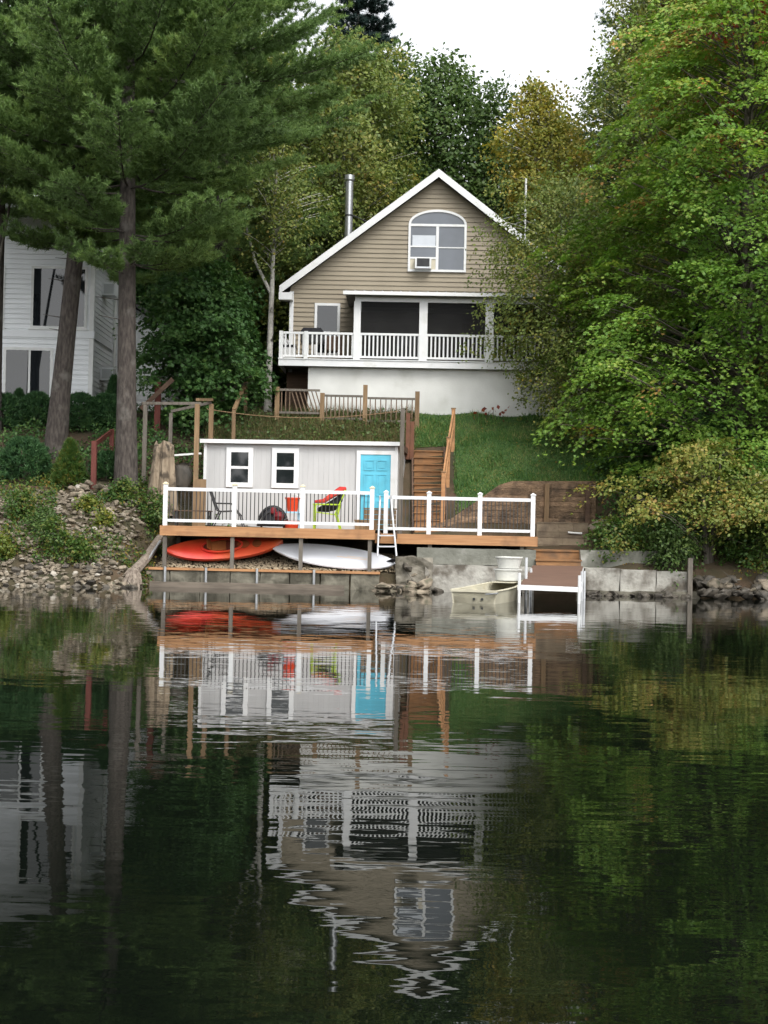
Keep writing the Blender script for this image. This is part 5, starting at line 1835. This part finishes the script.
bB2 = gpt(584, 430, 45.9)
leafy('birch_tree', 'loose olive birch hanging over the right end of the balcony', 'birch tree', bB2, 8.3,
      [(.0, 1.4), (.25, 2.2), (.55, 2.8), (.8, 2.4), (1, 1.0)], 620, 66, .5, .10, OLIVE, BIRCH, .13, lean=(-1.1, 0), shell=.55, lump=.35, flat=.3, up=.6, droop=.5, limb_every=6)
leafy('birch_tree', 'tall olive birch rising between the roof and the maple', 'birch tree', gpt(655, 400, 49.6), 16.5,
      [(.22, 1.0), (.4, 2.2), (.65, 2.3), (.85, 1.8), (1, .8)], 560, 70, .6, .12, OLIVE, BIRCH, .17, lean=(-.1, 0), shell=.5, flat=.3, up=.6, droop=.5, limb_every=2)
leafy('birch_tree', 'yellow leaved leaning birch behind the right roof slope', 'birch tree', gpt(594, 400, 53.0), 11.6,
      [(.35, .9), (.55, 1.7), (.8, 1.9), (1, .6)], 420, 55, .55, .13, YELLOWB, BIRCH, .16, lean=(-2.3, 0), shell=.55, flat=.3, up=.6, droop=.5, limb_every=2)
# ---- birches left of the house
leafy('birch_tree', 'forked white birch beside the left wall of the tan house', 'birch tree', gpt(268, 395, 50.5), 9.5,
      [(.55, .8), (.75, 1.7), (.9, 1.5), (1, .6)], 110, 55, .6, .12, OLIVE, BIRCH, .13, lean=(.15, 0), fork=(.42, -1.0, 2.6), shell=.5, flat=.3, up=.6, droop=.4, limb_every=1)
leafy('birch_tree', 'big olive birch crown behind the stove pipe', 'birch tree', gpt(336, 350, 57.5), 14.2,
      [(.2, 1.5), (.4, 2.9), (.65, 3.3), (.85, 2.6), (1, 1.0)], 700, 70, .65, .15, OLIVE, BIRCH, .2, lean=(.3, 0), shell=.5, flat=.3, up=.6, droop=.4, limb_every=2)
# ---- turning shrub and greenery at the right shore
leafy('shrub', 'yellow and orange turning shrub over the right shore stones', 'shrub', gpt(708, 575, 39.1), 3.1,
      [(.34, 1.3), (.5, 1.95), (.72, 1.7), (1, .5)], 120, 90, .5, .10, YSHRUB, BARK2, .08, shell=.35, lump=.75, flat=.10, up=.9, multi=3, tmpl=RHOMB)
leafy('shrub', 'smaller yellow green shrub leaning over the water at the right frame edge', 'shrub', gpt(768, 575, 38.7), 2.4,
      [(.3, 1.0), (.55, 1.5), (1, .5)], 70, 85, .45, .10, YSHRUB, BARK2, .06, shell=.4, lump=.6, flat=.10, up=.9, multi=2)
leafy('shrub', 'green leafy bush hanging over the pale wall beside the dock steps', 'shrub', gpt(615, 560, 39.3), 1.15,
      [(.05, .5), (.5, .75), (1, .35)], 60, 50, .3, .09, WEED, BARK2, .03, shell=.5, flat=.3)
leafy('shrub', 'dark green vine bush spilling over the wall under the yellowing shrub', 'shrub', gpt(668, 570, 38.7), 1.3,
      [(.0, .5), (.5, .8), (1, .4)], 70, 50, .3, .09, GREENB, BARK2, .03, shell=.5, flat=.3)
leafy('shrub', 'low green bush at the right frame edge above the shore stones', 'shrub', gpt(752, 575, 38.9), 1.5,
      [(.0, .6), (.5, .9), (1, .5)], 80, 50, .32, .09, WEED, BARK2, .03, shell=.5, flat=.3)
leafy('shrub', 'shaded dark bush under the maple at the end of the lawn', 'shrub', gpt(640, 470, 43.5), 2.0,
      [(.0, .9), (.5, 1.3), (1, .6)], 130, 55, .42, .11, DKMAPLE, BARK2, .05, shell=.5, flat=.25)
leafy('shrub', 'tall shaded thicket bush behind the yellowing shrub', 'shrub', gpt(700, 480, 42.0), 2.6,
      [(.0, 1.3), (.5, 1.7), (1, .8)], 170, 55, .45, .12, DKMAPLE, BARK2, .06, shell=.5, flat=.25)
leafy('shrub', 'deep green bush far right beneath the maple limbs', 'shrub', gpt(760, 480, 41.2), 2.6,
      [(.0, 1.3), (.5, 1.6), (1, .8)], 150, 55, .45, .12, GREENB, BARK2, .06, shell=.5, flat=.25)
# ---- evergreen shrubs in front of the white house
def yew(label, px, py, Y, h, r, conical=False, mat=None):
    b0 = np.array(gpt(px, py, Y))
    t = thing('evergreen_shrub', label, 'shrub', Vector(b0))
    N = int(620 * r * (h + .4) * 1.6)
    u = RG.uniform(0.02, 1, N)
    th = RG.uniform(0, 6.28, N)
    if conical:
        rr = r * (1 - u) ** .8
    else:
        rr = r * np.sqrt(np.clip(1 - (2 * u - .75) ** 2 / 1.6, 0, 1)) * (1 + .12 * np.sin(5 * th + 7 * u))
    rr = rr * RG.uniform(.72, 1.05, N)
    Pn = b0 + np.stack([rr * np.cos(th), rr * np.sin(th), u * h], 1)
    D = np.stack([np.cos(th) * .8, np.sin(th) * .8, .45 + .8 * u], 1) + RG.normal(size=(N, 3)) * .3
    needles('foliage', Pn, D, 16, .11, .014, mat or YEW, t, RG.uniform(0, 1, N), .6)
    mb = MB().tube([tuple(b0 - np.array([0, 0, .1])), tuple(b0 + np.array([0, 0, h * .6]))], [.05, .015], 6)
    for k in range(8):
        a = 6.28 * k / 8
        limb_tube(mb, b0 + np.array([0, 0, .1 + .05 * k]), b0 + np.array([math.cos(a) * r * .6, math.sin(a) * r * .6, h * (.3 + .05 * k)]), .02, .006)
    obj('stem', mb, BARK2, t)


yew('large rounded evergreen shrub on the mulched bed at left', 24, 486, 42.0, 1.15, .68)
yew('bright green conical shrub at the foot of the leaning pine', 69, 490, 41.6, 1.25, .55, True, WEED)
yew('small dark conical yew under the sliding door', 18, 445, 46.6, 1.0, .42, True)
yew('clipped dark yew left of the leaning pine', 36, 442, 46.4, .95, .55)
yew('rounded dark yew right of the leaning pine', 80, 445, 46.0, 1.05, .62)
yew('dark yew close to the straight pine trunk', 105, 440, 46.2, 1.0, .5)
yew('low spreading yew at the left frame edge', 2, 448, 46.0, 1.0, .6)
yew('dark tall yew at the corner of the white house', 113, 420, 47.2, 1.35, .4, True)
yew('small yew behind the red post', 107, 478, 42.2, .7, .42)

# ---- weeds on the bank: plants one can tell apart
for (px, py, Y, h, r, lab, mt) in (
        (58, 560, 38.1, .75, .55, 'leafy green weed clump in the middle of the rock bank', WEED),
        (22, 512, 39.6, .7, .5, 'green weeds at the left top of the rock bank', WEED),
        (78, 568, 37.8, .5, .4, 'low bright weed near the waterline stones', WEED),
        (103, 530, 39.2, .4, .3, 'yellowing weed among stones below the pile', YWEED),
        (152, 520, 40.6, 1.0, .55, 'leafy green bush against the left end of the deck', WEED),
        (2, 572, 37.8, .5, .3, 'yellow flowering weed at the left frame edge', YWEED),
        (122, 508, 40.6, .55, .45, 'weed with broad leaves at the foot of the straight pine', WEED),
        (88, 515, 40.0, .35, .3, 'yellow green weed between the stones under the red post', YWEED),
        (45, 530, 39.0, .5, .45, 'dull green weed high on the rock bank', GREENB)):
    leafy('weed', lab, 'plant', gpt(px, py, Y), h, [(.0, r * .7), (.5, r), (1, r * .5)], int(90 * r), 26, .17, .085, mt, BARK2, .012, shell=.6, flat=.4, limb_every=3)
# flowers at the foundation
q = hw(1.9, FY - .35, -1.5)
fl = thing('flower_plant', 'small plant with dark pink leaves at the foot of the white foundation', 'plant', Vector((q.x, q.y, ground(q.x, q.y))))
b0 = np.array(fl.location)
Pn = b0 + RG.normal(size=(16, 3)) * np.array([.30, .06, .10]) + np.array([0, 0, .26])
leaves('foliage', Pn, RG.normal(size=(16, 3)), .15, RHOMB, REDL, fl, RG.uniform(0, 1, 16))
mb = MB()
for p_ in Pn[::3]:
    mb.tube([(p_[0], p_[1], b0[2] - .05), tuple(p_)], .008, 4)
obj('stem', mb, BARK2, fl)

# ---- trees of the wood behind
def behind(label, px, Y, topy, r, mat, lean=0, ns=380, leaf=.2, low=.12, name='tree', nl=60, bark=None, prof=None):
    b0 = gpt(px, 300, Y)
    H = P(px, topy, Y).z - b0.z
    leafy(name, label, 'tree', b0, H, prof or [(low, r * .6), (.35, r), (.6, r * .95), (.85, r * .65), (1, r * .2)], ns, nl, .85, leaf, mat, bark or BARK2, .2,
          lean=(lean, 0), shell=.5, flat=.25, up=.7, droop=.35, limb_every=3, group='trees of the wood behind the houses')


behind('dark green maple behind the gable peak with reddish tips', 440, 62, 62, 3.6, GREENB, ns=620, leaf=.19)
behind('thin topped green tree right of the peak against the sky', 492, 60, 78, 2.0, GREENB, ns=240, leaf=.17)
behind('green tree just right of the dark spruce top', 395, 64, 52, 2.6, GREENB, ns=360)
behind('leafy olive tree behind the yellow birch', 548, 62, 112, 2.8, OLIVE, ns=400)
behind('tall olive tree left of the bluish pine', 645, 58, 0, 2.4, OLIVE, ns=480, leaf=.16)
behind('shadowy green tree behind the red tinged maple', 690, 60, -60, 4.5, GREENB, ns=560, leaf=.22)
behind('dense green tree behind the right frame edge', 775, 58, -60, 4.5, GREENB, ns=480, leaf=.22)
behind('olive tree standing directly behind the forked birch', 258, 60, 40, 3.6, OLIVE, ns=520, leaf=.2)
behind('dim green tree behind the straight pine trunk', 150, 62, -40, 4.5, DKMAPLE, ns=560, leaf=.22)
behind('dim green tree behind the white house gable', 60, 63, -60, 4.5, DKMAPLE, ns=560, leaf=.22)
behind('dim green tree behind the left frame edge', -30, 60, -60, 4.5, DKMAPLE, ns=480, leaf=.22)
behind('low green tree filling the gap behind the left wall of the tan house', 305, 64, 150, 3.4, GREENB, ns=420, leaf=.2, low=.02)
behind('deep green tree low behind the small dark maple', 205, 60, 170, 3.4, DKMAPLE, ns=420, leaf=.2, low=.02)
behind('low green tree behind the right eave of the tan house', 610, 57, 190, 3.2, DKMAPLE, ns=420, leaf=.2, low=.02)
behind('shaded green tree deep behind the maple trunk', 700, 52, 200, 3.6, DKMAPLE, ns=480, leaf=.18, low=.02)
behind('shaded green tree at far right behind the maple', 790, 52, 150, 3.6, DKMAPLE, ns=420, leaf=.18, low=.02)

# yellow and orange branch of leaves high in the left pines
q = P(33, 18, 46.5)
b0 = gpt(-26, 440, 44.6)
q = P(33, 18, 44.6)
leafy('tree', 'slim tree whose yellow and orange leaves show high among the pines', 'tree', b0, q.z - b0.z, [(.86, .5), (.95, 1.0), (1, .8)], 40, 60, .4, .13, YSHRUB, BARK2, .07, lean=(1.9, 0), shell=.6, limb_every=1)

# ---- far wood as one mass
N = 26000
xx = RG.uniform(-70, 70, N)
yy = RG.uniform(72, 95, N)
hmax = 8 + 2.5 * np.sin(xx * .35) + 2 * np.sin(xx * .13 + 1)
cen = (xx / yy * F + 384 > 380) & (xx / yy * F + 384 < 590)
hmax = np.where(cen, np.minimum(hmax, 7), hmax)
zz = np.array([ground(a, b_) for a, b_ in zip(xx, yy)]) + RG.uniform(0, 1, N) ** .7 * hmax
Pn = np.stack([xx, yy, zz], 1)
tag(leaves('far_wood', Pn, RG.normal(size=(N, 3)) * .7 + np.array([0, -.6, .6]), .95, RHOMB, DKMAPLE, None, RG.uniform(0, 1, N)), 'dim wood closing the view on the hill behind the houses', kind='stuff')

# ---- ground cover
def scatter(n, xlo, xhi, ylo, yhi, ok):
    out_ = []
    while len(out_) < n:
        x, y = rnd.uniform(xlo, xhi), rnd.uniform(ylo, yhi)
        if ok(x, y):
            out_.append((x, y, ground(x, y) + mnoise.noise(Vector((x * .9, y * .9, 3))) * 0.07))
    return np.array(out_)


BLADE = (np.array([(-.5, -.08, 0), (-.5, .08, 0), (.5, 0, 0)]), [(0, 1, 2)])


def blades(name, label, pts, h, w, mat, spread=.45):
    N = len(pts)
    d = unit(np.array([0, 0, 1.]) + RG.normal(size=(N, 3)) * spread)
    d[:, 2] = np.abs(d[:, 2])
    L_ = h * RG.uniform(.5, 1.3, (N, 1))
    s = unit(np.cross(d, RG.normal(size=(N, 3)))) * w
    V = np.stack([pts - s, pts + s, pts + d * L_], 1)
    o = np_obj(name, V, [(0, 1, 2)], 3, mat, None, RG.uniform(0, 1, N))
    return tag(o, label, kind='stuff')


pts = scatter(60000, .6, 8.5, 42.8, 47.8, lawn_in)
pts[:, 2] += .02
blades('grass', 'short mown grass on the lawn below the tan house', pts, .075, .010, GRASSM)
pts = scatter(9000, .6, 8.5, 42.8, 47.8, lambda x, y: lawn_in(x, y) and mnoise.noise(Vector((x * 1.1, y * 1.1, 7))) > .12)
pts[:, 2] += .02
blades('grass_tufts', 'longer uneven grass tufts on the lawn', pts, .17, .012, GRASSM)
pts = scatter(1500, .6, 8.5, 42.8, 47.8, lambda x, y: lawn_in(x, y) and mnoise.noise(Vector((x * .7, y * .7, 2))) > -.1)
pts[:, 2] += RG.uniform(.03, .10, len(pts))
tag(leaves('lawn_leaves', pts, RG.normal(size=(len(pts), 3)) * .35 + np.array([0, -.2, 1]), .075, RHOMB, WEED, None, RG.uniform(0, 1.1, len(pts))), 'clover and fallen leaves scattered on the lawn', kind='stuff')


def brush_ok(x, y):
    px = x / y * F + 384
    return 205 < px < 412 and not (px < 275 and y > 47.2) and y > 45.25


pts = scatter(16000, -7, 1.2, 45.2, 47.6, brush_ok)
blades('tall_grass', 'tall dry grass on the slope above the shed roof', pts, .42, .012, BRUSH, .35)
pts = scatter(5200, -7, 1.2, 45.2, 47.4, brush_ok)
pts[:, 2] += RG.uniform(.02, .35, len(pts))
tag(leaves('undergrowth', pts, RG.normal(size=(len(pts), 3)) + np.array([0, -.4, .8]), .10, RHOMB, GREENB, None, RG.uniform(0, 1, len(pts))), 'green undergrowth on the slope above the shed', kind='stuff')


def bank_ok(x, y):
    return mnoise.noise(Vector((x * .8, y * .8, 1))) > -.02 and y > 37.4


pts = scatter(9500, -11.2, -5.9, 37.5, 42.4, bank_ok)
pts[:, 2] += RG.uniform(.02, .26, len(pts))
tag(leaves('ground_cover', pts, RG.normal(size=(len(pts), 3)) * .8 + np.array([0, -.3, .8]), .075, RHOMB, WEED, None, RG.uniform(0, 1, len(pts))), 'low weeds growing over the rock bank', kind='stuff')


def up_ok(x, y):
    return mnoise.noise(Vector((x * .6, y * .6, 5))) > -.15


pts = scatter(9000, -11.5, -4.2, 42.6, 49.5, up_ok)
pts[:, 2] += RG.uniform(.02, .35, len(pts))
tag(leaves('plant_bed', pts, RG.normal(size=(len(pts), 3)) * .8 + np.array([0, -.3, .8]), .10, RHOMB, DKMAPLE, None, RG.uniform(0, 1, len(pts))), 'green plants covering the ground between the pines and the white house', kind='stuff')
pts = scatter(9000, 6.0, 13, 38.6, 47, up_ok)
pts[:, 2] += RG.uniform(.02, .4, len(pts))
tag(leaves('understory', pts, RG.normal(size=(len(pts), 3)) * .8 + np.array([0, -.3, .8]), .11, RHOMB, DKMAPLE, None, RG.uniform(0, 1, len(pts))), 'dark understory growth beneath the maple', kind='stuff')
# fallen leaves on the soil bank
pts = scatter(2500, -7.2, -3.8, 38.6, 45.5, lambda x, y: not (-5.9 < x and y < 42.4))
pts[:, 2] += .03
tag(leaves('fallen_leaves', pts, RG.normal(size=(len(pts), 3)) * .3 + np.array([0, 0, 1]), .08, RHOMB, BRUSH, None, RG.uniform(0, 1, len(pts))), 'dry leaves fallen on the bare bank', kind='stuff')

# ---- the far shore of the lake behind the viewer (seen in the window panes)
N = 9000
xx = RG.uniform(-120, 120, N)
yy = RG.uniform(-88, -72, N)
hm = 13 + 4 * np.sin(xx * .21) + 3 * np.sin(xx * .53 + 1) + 1.5 * np.sin(xx * 1.3)
Pn = np.stack([xx, yy, RG.uniform(0, 1, N) ** .8 * hm], 1)
tag(leaves('far_shore_wood', Pn, RG.normal(size=(N, 3)) * .7 + np.array([0, .6, .6]), 1.9, RHOMB, DKMAPLE, None, RG.uniform(0, 1, N)), 'wooded far shore across the lake mirrored in window panes', kind='stuff')
